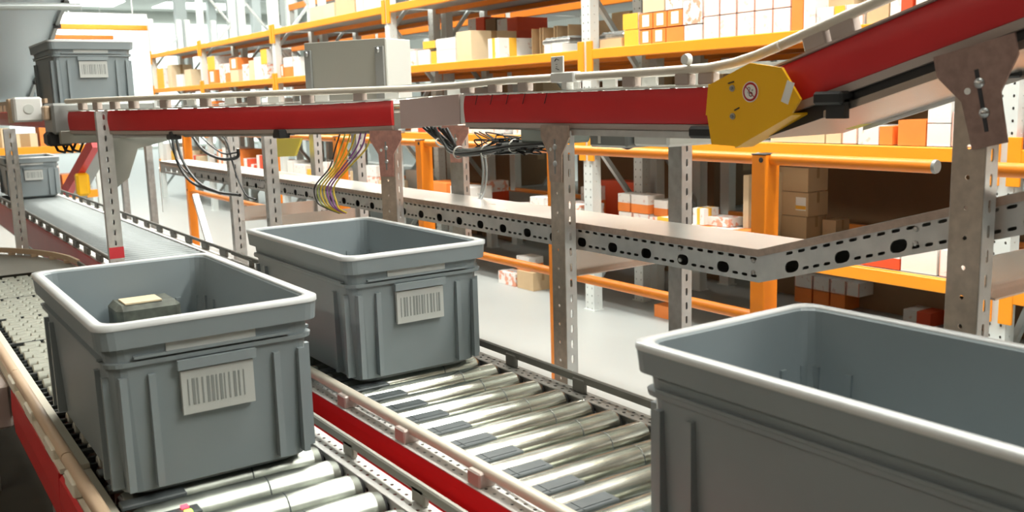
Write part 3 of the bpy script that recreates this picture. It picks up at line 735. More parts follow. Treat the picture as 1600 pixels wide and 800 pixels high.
def gusset(tt, x, y, ztop, ang, tilt=0, m='bronze', sc=1., flip=False):
    """bolted bracket plate with its long adjusting slot"""
    out = [(-.061, 0), (.061, 0), (.061, -.03), (.030, -.075), (.026, -.146), (-.026, -.146), (-.028, -.075), (-.061, -.03)]
    T = rotz(ang+(PI if flip else 0), (x, y, ztop)) @ Matrix.Rotation(tilt, 4, 'X') @ Matrix.Scale(sc, 4)
    pl = MB().prism(out, -.006, -.002, T).build('bracket_plate', m, tt)
    MB().prism([(-.003, -.035), (.003, -.035), (.003, -.125), (-.003, -.125)], -.0066, -.0058, T, 0).build('slot', 'hinge' if sc < 1.05 else 'ink', pl)
    MB().lathe([(0, .0003), (0, .005), (.0005, .005), (.0005, .0003)], T @ Matrix.Translation((-.0066, .018, -.062)), 12, axis='x').build('hole', 'label', pl)
    for dz in (-.055, -.098):
        MB().lathe([(-.006, .0005), (-.0055, .003), (-.004, .0055), (-.0015, .0075), (0, .0078)], T @ Matrix.Translation((-.006, -.001, dz)), 16, axis='x').build('bolt', 'bolt', pl)

def support(label, xf, yf, ang, w, ztop, tilt=0, cross=True, back=True, gb=False, zb_top=None, sc=1., gz=None, gm='bronze', ins=0, gus=True):
    t = thing('conveyor_support', label, 'support', (xf, yf, 0), 'perforated steel legs under the raised conveyor')
    place_post(t, xf, yf, ztop-.004, ang, mats=('postface', 'galv_light') if gus else ('galv_light', 'galv_light'), front='round' if gus else 'slot', wy=.056 if gus else .036, wx=.036 if gus else .052)
    if gus: gusset(t, xf, yf, gz if gz else ztop, ang, tilt, gm, sc)
    if back:
        bx, by = xf+math.cos(ang)*w, yf+math.sin(ang)*w
        place_post(t, bx+math.cos(ang)*.036, by+math.sin(ang)*.036, (zb_top or ztop)-.004, ang, True, mats=('galv', 'galv_light'), wy=.052, wx=.04, front='slot')
        if gb: gusset(t, bx+math.cos(ang)*-.002, by+math.sin(ang)*-.002, zb_top or ztop, ang, 0, gm, .9)
    if cross:
        a = Vector((xf+math.cos(ang)*.038, yf+math.sin(ang)*.038, 0)); b = Vector((xf+math.cos(ang)*(w-.005), yf+math.sin(ang)*(w-.005), 0))
        for k, zz in enumerate(cross if isinstance(cross, (list, tuple)) else [H-.408]):
            m = MB(); m.bar(a+Vector((0, 0, zz-.032)), b+Vector((0, 0, zz-.032)), .003, .064); d = (b-a).normalized(); s_ = Vector((d.y, -d.x, 0))*.018
            m.bar(a+s_+Vector((0, 0, zz-.064)), b+s_+Vector((0, 0, zz-.064)), .036, .003); m.build('cross_member', 'pan', t)
    return t
support('thick steel leg with rusty bolted plate under the climbing conveyor, right', 1.490, .862, 0, .42, inc(.862, -.05)-.03, tilt=-ai*.8, sc=1.12, gm='rust', gz=inc(.862, -.018), cross=[H-.29], ins=1)
support('perforated steel leg with bolted plate under the middle of the raised conveyor', 1.490, 1.977, 0, .425, H-.074, zb_top=H-.075, cross=[H-.405])
support('perforated steel leg with reddish bolted plate under the grey joint box', 1.385, 2.735, math.radians(27), .42, H-.092, gb=True, gm='pinkplate', cross=False)
support('perforated steel leg left of the hanging coloured wires', 1.405, 3.915, 0, .42, H-.085, cross=[H-.47], gus=False)
support('perforated steel leg behind which black cable loops hang', 1.40, 4.385, 0, .42, H-.085, gus=False, cross=[H-.47])
t = thing('conveyor_support', 'perforated steel leg standing between the two roller lanes, top uncovered', 'support', (.775, 4.0, 0), 'perforated steel legs under the raised conveyor')
place_post(t, .775, 4.015, H-.008, 0, mats=('galv_light', 'galv_light'), wy=.030, wx=.052, front='slot')
zq = R3(170, 405, y=4.0).z; MB().box((.773, 3.9965, zq), (.829, 3.9985, zq+.045)).build('red_tape', 'ledtape', t)
t = thing('conveyor_support', 'narrow steel leg at the far left edge of the photo', 'support', (.575, 5.14, 0), 'perforated steel legs under the raised conveyor')
place_post(t, .575, 5.14, H-.08, 0, mats=('galv_light', 'galv_light'), wy=.03, wx=.05, front='slot')
for k, (x, y, lab) in enumerate(((1.45, 6.13, 'dark perforated leg behind the left bracket arm'), (1.45, 6.86, 'dark perforated leg furthest back behind the middle lane rollers'))):
    t = thing('conveyor_support', lab, 'support', (x, y, 0), 'perforated steel legs under the raised conveyor')
    place_post(t, x, y, H-.10, 0, mats=('galv', 'galv'))
# bracket arm on the front left post
t = thing('bracket_arm', 'pale triangular bracket arm reaching right from the left leg', 'bracket', (.80, 4.0, H-.14))
mb = MB(); T = frame((.81, 4.0, H-.1), (.93, -.36, 0), (0, 0, 1))
mb.prism([(0, 0), (.25, 0), (.25, -.008), (.10, -.045), (.055, -.16), (0, -.20)], -.002, .002, frame((.83, 4.04, H-.115), (.85, -.52, 0), (0, 0, 1)) @ Matrix(((0, 1, 0, 0), (0, 0, 1, 0), (1, 0, 0, 0), (0, 0, 0, 1))))
mb.build('arm_plate', 'enclside', t)

# ------------------------------------------------------------------ cable tray
t = thing('cable_tray', 'long perforated steel cable tray with smooth lid below the raised conveyor', 'cable tray', (1.6, 2, H-.4))
SL = [(.021, .0065)]*4; BIG = [(.030, .024)]
def tray_side(mb, p, q, h, ph=0):
    p = Vector(p); q = Vector(q); d = q-p; L = d.length; n = max(1, int(L/.125)); T = frame(p, d, (0, 0, 1))
    perf(mb, n*.125, [(h*.62, h*.86, .03125, [(.018, .0065)], 0), (h*.86, h, 0, None, 0), (0, h*.06, 0, None, 0), (h*.56, h*.62, 0, None, 0)], T)
    for k in range(n):
        u = k*.125
        for j, w in enumerate((.0265, .0265, .0265, .0455)):
            Tu = frame(p+d.normalized()*u, d, (0, 0, 1))
            if j < 3: perf(mb, w, [(h*.06, h*.33, w, [(.016, .0065)], 0), (h*.33, h*.56, 0, None, 0)], Tu)
            else: perf(mb, w, [(h*.06, h*.56, w, [(.036, .025)], 0)], Tu)
            u += w
    r = L-n*.125
    if r > 1e-4: perf(mb, r, [(0, h, 0, None, 0)], frame(p+d.normalized()*(n*.125), d, (0, 0, 1)))
TP = [(1.545, 1.345, 0), (1.548, 3.6, 0), (1.55, 6.2, 0)]
zt = H-.335; th = .068
mb = MB()
for a, b in zip(TP, TP[1:]):
    tray_side(mb, (a[0], a[1], zt-th), (b[0], b[1], zt-th), th)
def tinc(y): return (1.345-y)*.29
tray_side(mb, (1.545, .20, zt-th+tinc(.20)), (1.545, 1.345, zt-th), th)
mb.build('perforated_side', 'galv_light', t, solid=.0022)
def sh(P, dx): return [(p[0]+dx, p[1]) for p in P]
Pz = [(1.545, .20, zt+tinc(.20)), (1.545, 1.345, zt)]+[(a[0], a[1], zt) for a in TP[1:]]
MB().sweep(Pz, [(-.004, .0), (.175, .0), (.175, .004), (-.004, .004)]).build('lid', 'lid', t)
MB().sweep(Pz, [(-.005, -.012), (-.003, -.012), (-.003, .003), (-.005, .003)]).build('lid_lip', 'bronze', t)
MB().sweep([(p[0], p[1], p[2]-th) for p in Pz], [(.17, 0), (.173, 0), (.173, th), (.17, th)]).build('back_side', 'hinge', t)
MB().sweep([(p[0], p[1], p[2]-th) for p in Pz], [(.0, 0), (.172, 0), (.172, .002), (.0, .002)]).build('tray_floor', 'galv', t)
for (y, z) in ((1.98-.4, -.008), (.985, 0), (1.36, 0)):
    for dz in (-.022, -.048):
        MB().lathe([(-.004, .0005), (-.003, .0045), (0, .0055)], Matrix.Translation((1.5435, y, zt+dz+(tinc(y) if y < 1.345 else 0))), 12, axis='x').build('bolt', 'bolt', t)
# its left end turning down
mb = MB(); T = frame((1.55, 6.24, H-.66), (0, 0, 1), (.25, .96, 0))
perf(mb, .28, [(0, .03, .03, [(.008, .008)], .015), (.03, .12, 0, None, 0), (.12, .15, .03, [(.008, .008)], .015)], T); mb.build('drop_plate', 'galv_light', t, solid=.003)

# ------------------------------------------------------------------ cables
def bez(pts, n=10):
    """smooth curve through pts"""
    P = [Vector(p) for p in pts]; P = [P[0]*2-P[1]]+P+[P[-1]*2-P[-2]]; out = []
    for i in range(1, len(P)-2):
        for k in range(n):
            s = k/n; out.append(.5*((2*P[i])+(P[i+1]-P[i-1])*s+(2*P[i-1]-5*P[i]+4*P[i+1]-P[i+2])*s*s+(3*P[i]-P[i-1]-3*P[i+1]+P[i+2])*s**3))
    out.append(P[-2]); return out
t = thing('cable_bundle', 'thick bundle of black cables tied together under the grey joint box', 'cables', (1.56, 2.3, H-.12))
random.seed(5)
for k in range(7):
    ox, oz = random.uniform(-.010, .014), random.uniform(-.009, .009)
    pts = [R3(662+6*k, 200, 1.56), R3(685+4*k, 222, 1.56), R3(712, 238, 1.55), R3(755, 236, 1.54), R3(800, 228, 1.54), R3(855, 224, 1.54)]
    MB().tube(bez([p+Vector((ox*(i > 0), 0, oz*(.4 if i < 1 else 1))) for i, p in enumerate(pts)]), .0058, 6).build('cable', 'cable', t)
for px, py in ((690, 223), (717, 238), (760, 236), (804, 228)):
    p = R3(px, py, 1.548); MB().lathe([(-.003, .019), (-.003, .021), (.003, .021), (.003, .019)], Matrix.Translation(p) @ Matrix.Rotation(.3 if px > 700 else -.9, 4, 'X'), 14, axis='y').build('cable_tie', 'tie', t)
t = thing('cable_tangle', 'tangle of thin black wires with connectors below the green grey junction box', 'cables', (1.6, 2.05, H-.12))
for k in range(16):
    a = R3(random.uniform(740, 850), random.uniform(200, 240), 1.57); b = R3(random.uniform(740, 855), random.uniform(212, 242), 1.55); c = R3(random.uniform(740, 855), random.uniform(205, 242), 1.58); d = R3(random.uniform(760, 855), random.uniform(215, 240), 1.54)
    MB().tube(bez([a, b, c, d], 8), .0022, 5).build('wire', 'cable', t)
for k in range(8):
    p = R3(random.uniform(745, 850), random.uniform(220, 240), 1.535); MB().box((p.x-.005, p.y-.010, p.z-.004), (p.x+.005, p.y+.010, p.z+.004), bev=.0015).build('connector', random.choice(('obox', 'label', 'dark', 'mach')), t)
t = thing('hanging_cable', 'grey cable pair dropping to the tray lid beside the back leg', 'cable', (1.75, 2.6, H-.3))
for k in (0, 1):
    MB().tube(bez([R3(752+5*k, 238, 1.72), R3(755+5*k, 270, 1.72), R3(752+4*k, 300, 1.71), R3(743+3*k, 323, 1.66)]), .0042, 7).build('cable', 'cgrey', t)
p = R3(752, 303, 1.71); MB().box((p.x-.008, p.y-.012, p.z-.002), (p.x+.006, p.y+.012, p.z+.002)).build('cable_tie', 'tie', t)
wcol = [('cable', 'black'), ('cgreen', 'green'), ('cyel', 'yellow'), ('cyel', 'yellow'), ('cpur', 'purple'), ('cpur', 'purple'), ('cyel', 'yellow')]
t = thing('wire_loop', 'loop of green, yellow and purple wires hanging onto the cable tray', 'wires', (1.36, 3.1, H-.2))
for k, (m, nm) in enumerate(wcol):
    x0 = 532+8*k
    pts = [R3(x0, 207, 1.36), R3(x0-8, 232, 1.36), R3(515+5*k, 262, 1.37), R3(492+5*k, 292, 1.37), R3(496+5*k, 316, 1.36), R3(512+3*k, 326, 1.36), R3(530+2*k, 333, 1.38)]
    MB().tube(bez(pts), .0030, 6).build('wire', m, t)
for px, py in ((545, 249), (517, 250)):
    p = R3(px, py, 1.358); MB().box((p.x-.004, p.y-.02, p.z-.0015), (p.x, p.y+.02, p.z+.0015)).build('cable_tie', 'tie', t)
t = thing('cable_loop', 'black cable loops hanging under the left part of the raised conveyor', 'cables', (1.38, 4.6, H-.2))
for k, pts in enumerate(([(268, 212), (278, 255), (300, 285), (340, 300), (375, 305)], [(274, 210), (285, 250), (310, 285), (345, 302)], [(300, 212), (318, 235), (345, 248), (370, 246), (372, 232)], [(310, 210), (330, 228), (350, 240), (372, 238)], [(322, 212), (350, 215), (362, 250), (372, 280), (385, 305), (400, 312)], [(262, 212), (272, 240), (285, 262), (300, 275)])):
    MB().tube(bez([R3(a, b, 1.38) for a, b in pts]), .0075 if k < 3 else .004, 7).build('cable', 'cable', t)
t = thing('hose', 'thin black hose curling down right of the white drive box', 'hose', (1.7, 1.65, H-.1))
MB().tube(bez([R3(1004, 204, 1.70), R3(1002, 216, 1.70), R3(994, 226, 1.70), R3(982, 232, 1.70), R3(972, 230, 1.70)]), .003, 6).build('hose_tube', 'cable', t)

# ------------------------------------------------------------------ enclosure behind the raised conveyor
A = Vector((1.52, 3.68, 0)); Bc = Vector((1.70, 3.324, 0)); D = (Bc-A).normalized(); N = Vector((-D.y, D.x, 0))
if N.x < 0: N = -N
t = thing('control_cabinet', 'grey metal control cabinet with two hinge strips standing behind the raised conveyor', 'cabinet', (1.6, 3.5, H-.06))
W_ = (Bc-A).length; T = frame(A+Vector((0, 0, H-.06)), D, (0, 0, 1))        # local u along front, w up, n = D x Z
nn = D.cross(Vector((0, 0, 1))); sgn = 1 if nn.dot(N) > 0 else -1
def cab(a, b, name, m, bev=0):
    lo = [min(a[2]*sgn, b[2]*sgn), max(a[2]*sgn, b[2]*sgn)]
    return MB().box((a[0], a[1], lo[0]), (b[0], b[1], lo[1]), 0, T, bev).build(name, m, t)
HC = .298
cab((.001, 0, .003), (W_, HC-.001, .165), 'cabinet_body', 'enclside', .003)
cab((0, 0, -.004), (W_, HC, .002), 'door', 'encl', .002)
for u in (.004, W_-.045): cab((u, .0, -.014), (u+(.034 if u < .1 else .041), HC-.03, -.0045), 'hinge_strip', 'hinge', .002)
for u in (.020, W_-.028):
    p = T @ Vector((u, HC-.045, -.016*sgn)); MB().lathe([(-.004, .0005), (-.004, .009), (.002, .011)], Matrix.Translation(p), 14, axis='x').build('screw', 'bolt', t)

# ------------------------------------------------------------------ guard rail in front of the racks
XG = 2.60
posts = [1187, 868, 655, 527, 423, 293]
gy = [slope(1187)*XG, 1.34*XG, 1.815*XG, 2.255*XG, 2.736*XG, 3.639*XG]
gy = [2.27, 3.49, 4.74, 5.88, 7.12, 9.46]
names = ['right beside the kraft carton stack', 'behind the middle perforated leg', 'between the two steel legs left of the black cables', 'behind the coloured wires', 'beside the left perforated legs', 'furthest left above the white floor']
for k, y in enumerate(gy):
    t = thing('guard_post', 'square orange guard post '+names[k], 'post', (XG, y, 0), 'orange guard posts before the racks')
    MB().box((XG-.005, y-.032, 0), (XG+.070, y+.032, H-.222), bev=.003).build('post_tube', 'orange', t)
    MB().box((XG-.006, y-.033, H-.2225), (XG+.071, y+.033, H-.219), bev=.001).build('cap', 'dark', t)
    MB().box((XG-.05, y-.07, 0), (XG+.12, y+.07, .008)).build('base_plate', 'orange', t)
    for zz in (H-.240, H-.80): MB().lathe([(0, .0005), (0, .009), (-.002, .009), (-.002, .0005)], Matrix.Translation((XG-.005, y-.012, zz)), 12, axis='x').build('bolt_head', 'ink', t)
def gtube(y0, y1, z, label, ends=(True, True), grp='orange guard tubes'):
    t = thing('guard_tube', label, 'rail', (XG+.03, (y0+y1)/2, z), grp)
    MB().tube([(XG+.033, y0, z), (XG+.033, y1, z)], .021, 16).build('tube', 'orange', t)
    if ends[0]: MB().lathe([(-.006, .0005), (-.006, .0195), (.0, .0215), (.004, .0215)], Matrix.Translation((XG+.033, y0, z)), 16, axis='y').build('end_cap', 'hinge', t)
zu, zl = H-.238, H-.815
gtube(1.625, gy[0]-.034, zu, 'upper orange tube ending in a grey cap, right of the thick orange post')
gtube(.3, 1.56, zu, 'upper orange tube running off the right edge behind the thick steel leg')
for k in range(5):
    gtube(gy[k]+.034, gy[k+1]-.034, zu, 'upper orange tube between the guard posts, %s stretch from the right' % ('first', 'second', 'third', 'fourth', 'fifth')[k])
    gtube(gy[k]+.034, gy[k+1]-.034, zl, 'lower orange tube between the guard posts, %s stretch from the right' % ('first', 'second', 'third', 'fourth', 'fifth')[k])
gtube(.3, gy[0]-.034, zl, 'lower orange tube right of the thick orange guard post')

# ------------------------------------------------------------------ racks
FY = [-.6, 2.08, 4.79, 7.50, 10.22, 12.9, 15.45]
BAY = {1: 'widest', 2: 'second', 3: 'third', 4: 'fourth', 5: 'furthest'}
LV = [('lower', H-.84), ('middle', H-.265), ('upper', H+.285), ('top', H+.805)]
UPH = [3.4, 3.4, 3.4, 3.4, 3.4, 3.4, 2.74]
def upright_mesh(mb, x, y, h, holes=True, w=.085, d=.07, m=0):
    """rack upright: -x face (width w along y) with keyholes, -y face"""
    if holes:
        for dy, fr in ((-w/2, 0), ):
            perf(mb, h, [(0, w*.08, 0, None, 0), (w*.08, w*.36, .05, [(.013, .010)], .025), (w*.36, w*.64, 0, None, 0), (w*.64, w*.92, .05, [(.013, .010)], .025), (w*.92, w, 0, None, 0)], frame((x, y+w/2, 0), (0, 0, 1), (0, -1, 0)), m)
        perf(mb, h, [(0, d*.35, 0, None, 0), (d*.35, d*.65, .05, [(.006, .006)], .025), (d*.65, d, 0, None, 0)], frame((x, y-w/2, 0), (0, 0, 1), (1, 0, 0)), m)
        mb.add([(x, y+w/2, 0), (x+d, y+w/2, 0), (x+d, y+w/2, h), (x, y+w/2, h)], [(0, 1, 2, 3)], m)
        mb.add([(x+.008, y-w/2+.006, 0), (x+.008, y+w/2-.006, 0), (x+.008, y+w/2-.006, h), (x+.008, y-w/2+.006, h)], [(0, 1, 2, 3)], 1)
    else:
        mb.box((x, y-w/2, 0), (x+d, y+w/2, h), m)
def rack_frame(xa, xb, y, h, label, holes, grp):
    t = thing('rack_frame', label, 'rack frame', (xa, y, 0), grp)
    for x in (xa, xb-.07):
        mb = MB(); upright_mesh(mb, x, y, h, holes); mb.build('upright', ['upright', 'hinge'], t, solid=.002 if holes else 0)
        MB().box((x-.01, y-.055, 0), (x+.08, y+.055, .006)).build('foot_plate', 'upright', t)
    z = .18; s_ = 0; mb = MB(); stp = (xb-xa-.1)*1.15
    while z+stp < h:
        a, b = ((xa+.06, xb-.06) if s_ % 2 == 0 else (xb-.06, xa+.06)); mb.bar((a, y, z), (b, y, z+stp), .03, .03); z += stp; s_ += 1
    mb.build('diagonal_brace', 'brace', t)
    return t
def beam(x, y0, y1, z, label, grp, m='amber', conn=True, h=.085):
    t = thing('rack_beam', label, 'rack beam', (x, (y0+y1)/2, z-h), grp)
    MB().box((x-.012, y0+.045, z-h*.72), (x+.03, y1-.045, z), bev=.004).build('beam_bar', m, t)
    if conn:
        for y in (y0+.044, y1-.044):
            MB().box((x-.015, y-.028 if y > y0+.1 else y-.028, z-.15), (x-.0005, y+.028, z+.05), bev=.002).build('beam_connector', m, t)
    return t
XR = 3.86
ordn = ('first', 'second', 'third', 'fourth', 'fifth', 'sixth', 'seventh')
where = {1: 'right of the thick steel leg', 2: 'with its base seen beside the middle perforated leg', 3: 'behind the grey control cabinet', 4: 'left of the grey control cabinet', 5: 'second last toward the left end', 6: 'at the left end of the row'}
for k, y in enumerate(FY):
    if k == 0: continue
    rack_frame(XR, XR+.50, y, UPH[k], 'pale perforated front rack frame '+where[k], k < 4, 'front rack frames')
    rack_frame(XR+.56, XR+1.04, y, UPH[k], 'grey rear rack frame right behind the pale frame '+where[k].replace('with its base seen ', ''), False, 'rear rack frames')
for k in range(0, 6):
    y0, y1 = FY[k], FY[k+1]
    for li, (ln, z) in enumerate(LV):
        bn = 'nearest' if k == 0 else BAY[k]
        beam(XR, y0, y1, z, 'amber front beam of the %s shelf in the %s bay' % (ln, bn), 'amber front beams', conn=True)
        beam(XR+.47, y0, y1, z, 'orange rear beam under the %s shelf in the %s bay' % (ln, bn), 'orange rear beams', 'orange', False)
        beam(XR+1.01, y0, y1, z, 'orange back row beam of the %s shelf in the %s bay' % (ln, bn), 'orange back row beams', 'orange', False)
        o = MB().box((XR+.032, y0+.05, z-.022), (XR+1.0, y1-.05, z-.002)).build('shelf_deck', 'deck'); tag(o, 'grey steel deck of the %s shelf in the %s bay' % (ln, bn), 'shelf', 'grey shelf decks')
        o.parent = None
# second rack row behind
XC = 5.12
for k, y in enumerate(FY[1:6]):
    rack_frame(XC, XC+.95, y, 3.4, 'rack frame of the row behind, %s from the right' % ordn[k], False, 'frames of the rack row behind')
for k in range(5):
    y0, y1 = FY[k], FY[k+1]
    for li, (ln, z) in enumerate(LV+[('highest', H+1.36)]):
        t = beam(XC, y0, y1, z-.01, 'orange beam of the %s shelf in the row behind, %s bay' % (ln, 'nearest' if k == 0 else BAY[k]), 'orange beams of the row behind', 'orange', False, .11)
        if k == 2 and li == 0:
            MB().box((XC-.0135, 5.7, z-.085), (XC-.012, 5.95, z-.02)).build('barcode_label', 'label', t); MB().box((XC-.0135, 5.45, z-.085), (XC-.012, 5.66, z-.02)).build('price_label', 'ybox', t)
        o = MB().box((XC+.032, y0+.05, z-.04), (XC+.93, y1-.05, z-.012)).build('shelf_deck', 'deck'); tag(o, 'grey deck of the %s shelf in the row behind, %s bay' % (ln, 'nearest' if k == 0 else BAY[k]), 'shelf', 'grey decks of the row behind')

# ------------------------------------------------------------------ cartons
def carton(label, x, y0, y1, z, h, d, style='white', group=None, lab=None, cat='carton', jit=0):
    """y0 < y1 along the shelf, front face at x looking toward -x, depth d"""
    t = None; mb = MB(); e = .0008
    if y1 < y0: y0, y1 = y1, y0
    mats = {'white': ['wbox'], 'plain': ['label'], 'pink': ['pbox'], 'kraft': ['kraft'], 'pale': ['kraft_pale'], 'brown': ['brown'], 'orange': ['obox'], 'red': ['rbox'],
            'low': ['wbox', 'obox'], 'top': ['obox', 'wbox'], 'band': ['wbox', 'ybox'], 'end': ['ybox', 'wbox'], 'edge': ['wbox', 'edge'], 'redlow': ['pbox', 'rbox'], 'win': ['obox', 'label'], 'redend': ['wbox', 'rbox']}[style]
    L = y1-y0
    mb.box((x, y0+e, z+e), (x+d, y1-e, z+h-e), 0)
    q = .0006
    if style in ('low', 'top', 'redlow'):
        mb.box((x-q, y0+e-q, z+e), (x+d+q, y1-e+q, z+h*.5), 1)
    if style == 'band':
        mb.box((x-q, y0+L*.36, z+e), (x+d+q, y0+L*.62, z+h-e+q), 1); mb.box((x+d*.30, y0+e-q, z+e), (x+d*.52, y1-e+q, z+h-e+q), 1)
    if style == 'end':
        mb.box((x+.004, y0-q, z+e), (x+d+q, y1-L*.28, z+h-e+q), 1)
    if style == 'redend':
        mb.box((x-q, y0+e-q, z+e), (x+d+q, y0+L*.5, z+h-e+q), 1)
    if style == 'edge':
        for (a, b) in ((y0, y0+.0035), (y1-.0035, y1)): mb.box((x-q, a, z+e), (x+.004, b, z+h-e), 1)
        mb.box((x-q, y0, z+e), (x+.004, y1, z+e+.0035), 1)
    if style == 'win':
        mb.box((x-q, y0+L*.25, z+h*.15), (x+.004, y0+L*.75, z+h*.9), 1)
    m = mb.build('carton', mats)
    tag(m, label, cat, group)
    if style in ('kraft', 'pale', 'brown') and h > .07:
        tp = MB().box((x+d*.44, y0-.0006, z+h*.55), (x+d*.56, y0+.0005, z+h), 0).box((x+d*.44, y0, z+h-e), (x+d*.56, y1, z+h+.0006)).build('tape', 'tape', m)
    if lab:
        a, b = lab
        lb = MB().box((x-.001, a, z+h*.25), (x, b, z+h*.8)).build('label', 'label', m); lb['label'] = 'white label with an orange stripe'
        MB().box((x-.0014, a, z+h*.30), (x-.001, b, z+h*.45)).build('stripe', 'ybox', lb)
    return m
cnt = {}
desc = {'white': 'white printed carton', 'plain': 'plain white carton', 'pink': 'white carton with pink red print', 'kraft': 'brown kraft carton', 'pale': 'pale kraft carton', 'brown': 'big dark brown carton', 'orange': 'orange carton', 'red': 'red carton',
        'low': 'white over orange carton', 'top': 'orange topped white carton', 'band': 'white carton with yellow band', 'end': 'white carton with yellow end', 'edge': 'white carton with red edges', 'redlow': 'white over red carton', 'win': 'orange carton with white window', 'redend': 'half red, half white carton'}
def auto(place, style, pl):
    k = cnt.get((place, style), 0)+1; cnt[(place, style)] = k
    return '%s, %s, %s placed there' % (desc[style], place, pl)
jobs = []
def row(place, z, x, spec, grp):
    """spec: (px_left, px_right, h, d, style[, dx, dz, lab])"""
    for s in spec:
        a, b, h, d, st = s[:5]; dx = s[5] if len(s) > 5 else 0; dz = s[6] if len(s) > 6 else 0; lab = s[7] if len(s) > 7 else None
        xf = x+dx; y0, y1 = slope(b)*xf, slope(a)*xf
        for fy in FY:
            if xf < XR+1.0 and y0 < fy+.052 and y1 > fy-.052:
                if (y0+y1)/2 > fy: y0 = fy+.053
                else: y1 = fy-.053
        if y1-y0 < .03: continue
        jobs.append((place, st, xf, y0+.0005, y1-.0005, z+dz+.0008, h, d, grp, lab))
z1, z2, z3, z4 = H-.84, H-.265, H+.285, H+.805
XS = XR+.045
g3 = 'cartons on the upper shelf'
# upper shelf, widest bay
sp = [(976, 998, .095, .20, 'end'), (1000, 1018, .085, .22, 'win'), (1019, 1040, .085, .22, 'win'), (1041, 1068, .085, .25, 'orange'), (1069, 1096, .085, .28, 'white'),
      (974, 997, .095, .22, 'end', 0, .097), (999, 1020, .09, .22, 'win', 0, .09), (1021, 1042, .09, .22, 'win', 0, .09), (1043, 1066, .09, .22, 'win', 0, .09), (1067, 1096, .13, .28, 'pink', 0, .09), (1040, 1066, .09, .25, 'pink', 0, .183), (1005, 1038, .09, .25, 'pale', 0, .183)]
row('upper shelf of the widest bay', z3, XS, sp, g3)
for r_ in range(3):
    row('upper shelf of the widest bay', z3+r_*.121, XS, [(1099, 1123, .119, .3, 'edge'), (1124, 1149, .119, .3, 'edge'), (1151, 1177, .119, .3, 'edge'), (1178, 1205, .119, .3, 'edge'), (1206, 1233, .119, .3, 'edge')], g3)
row('upper shelf of the widest bay', z3, XS, [(1234, 1252, .33, .3, 'orange'), (1253, 1271, .33, .3, 'white'), (1273, 1299, .10, .3, 'white'), (1300, 1316, .10, .3, 'end'), (1272, 1330, .12, .3, 'kraft', .1, .105), (1318, 1345, .10, .3, 'edge'), (1350, 1384, .11, .3, 'kraft'), (1386, 1420, .15, .3, 'redend'), (1425, 1480, .16, .3, 'edge')], g3)
row('upper shelf of the widest bay', z3, XS+.40, [(935, 955, .22, .3, 'kraft'), (957, 985, .26, .3, 'kraft'), (1000, 1060, .34, .3, 'edge', .05), (1065, 1095, .36, .3, 'redend', .05)], g3)
row('upper shelf of the widest bay', z3, XS, [(938, 972, .055, .3, 'kraft')], g3)
# upper shelf, second bay
sp = [(620, 634, .15, .3, 'white'), (636, 652, .12, .3, 'pink'), (656, 674, .12, .3, 'plain'), (676, 684, .10, .3, 'end'), (685, 714, .10, .28, 'plain'), (685, 699, .09, .28, 'plain', 0, .101), (700, 714, .09, .28, 'plain', 0, .101), (664, 683, .06, .28, 'end', 0, .125), (716, 739, .225, .42, 'pale'), (765, 782, .145, .30, 'band'), (852, 862, .06, .3, 'plain'), (864, 880, .06, .3, 'plain')]
row('upper shelf of the second bay', z3, XS, sp, g3)
row('upper shelf of the second bay', z3, XS+.62, [(735, 760, .40, .3, 'redend'), (762, 778, .38, .3, 'brown'), (780, 812, .36, .3, 'redend')], g3)
# open brown cartons standing on end
for k, (a, b) in enumerate(((833, 846), (850, 868), (872, 890))):
    xf = XS+.20; y0, y1 = slope(b)*xf, slope(a)*xf
    t = thing('open_carton', 'empty brown carton standing open on the upper shelf, %s of three' % ('left', 'middle', 'right')[k], 'carton', (xf, y0, z3), 'open brown cartons')
    mb = MB(); hh = .20
    mb.box((xf, y0, z3+.001), (xf+.25, y0+.006, z3+hh)).box((xf, y1-.006, z3+.001), (xf+.25, y1, z3+hh)).box((xf+.244, y0+.006, z3+.001), (xf+.25, y1-.006, z3+hh)).box((xf, y0+.006, z3+.001), (xf+.244, y1-.006, z3+.007))
    mb.build('carton_walls', 'kraft', t)
    MB().box((xf-.10, y0+.004, z3+.001), (xf-.002, y1-.004, z3+.006)).build('flap', 'kraft', t)
for k, (a, b) in enumerate(((848, 890), (936, 975))):
    xf = XS+.05; y0, y1 = slope(b)*xf, slope(a)*xf
    t = thing('wrapped_tray', 'low grey plastic wrapped tray %s' % ('on the upper shelf left of the pale upright', 'on the upper shelf right of the pale upright')[k], 'tray', (xf, y0, z3+.06), 'wrapped trays')
    zz = z3+(.062 if k == 0 else .057); mb = MB().box((xf, y0, zz), (xf+.25, y1, zz+.035), bev=.01); mb.build('tray_body', 'galv', t)
    for j in range(5): MB().tube([(xf+.02, y0+(y1-y0)*(j+.5)/5, zz+.036), (xf+.23, y0+(y1-y0)*(j+.5)/5, zz+.044)], .012, 8).build('wrapped_roll', 'brace', t)
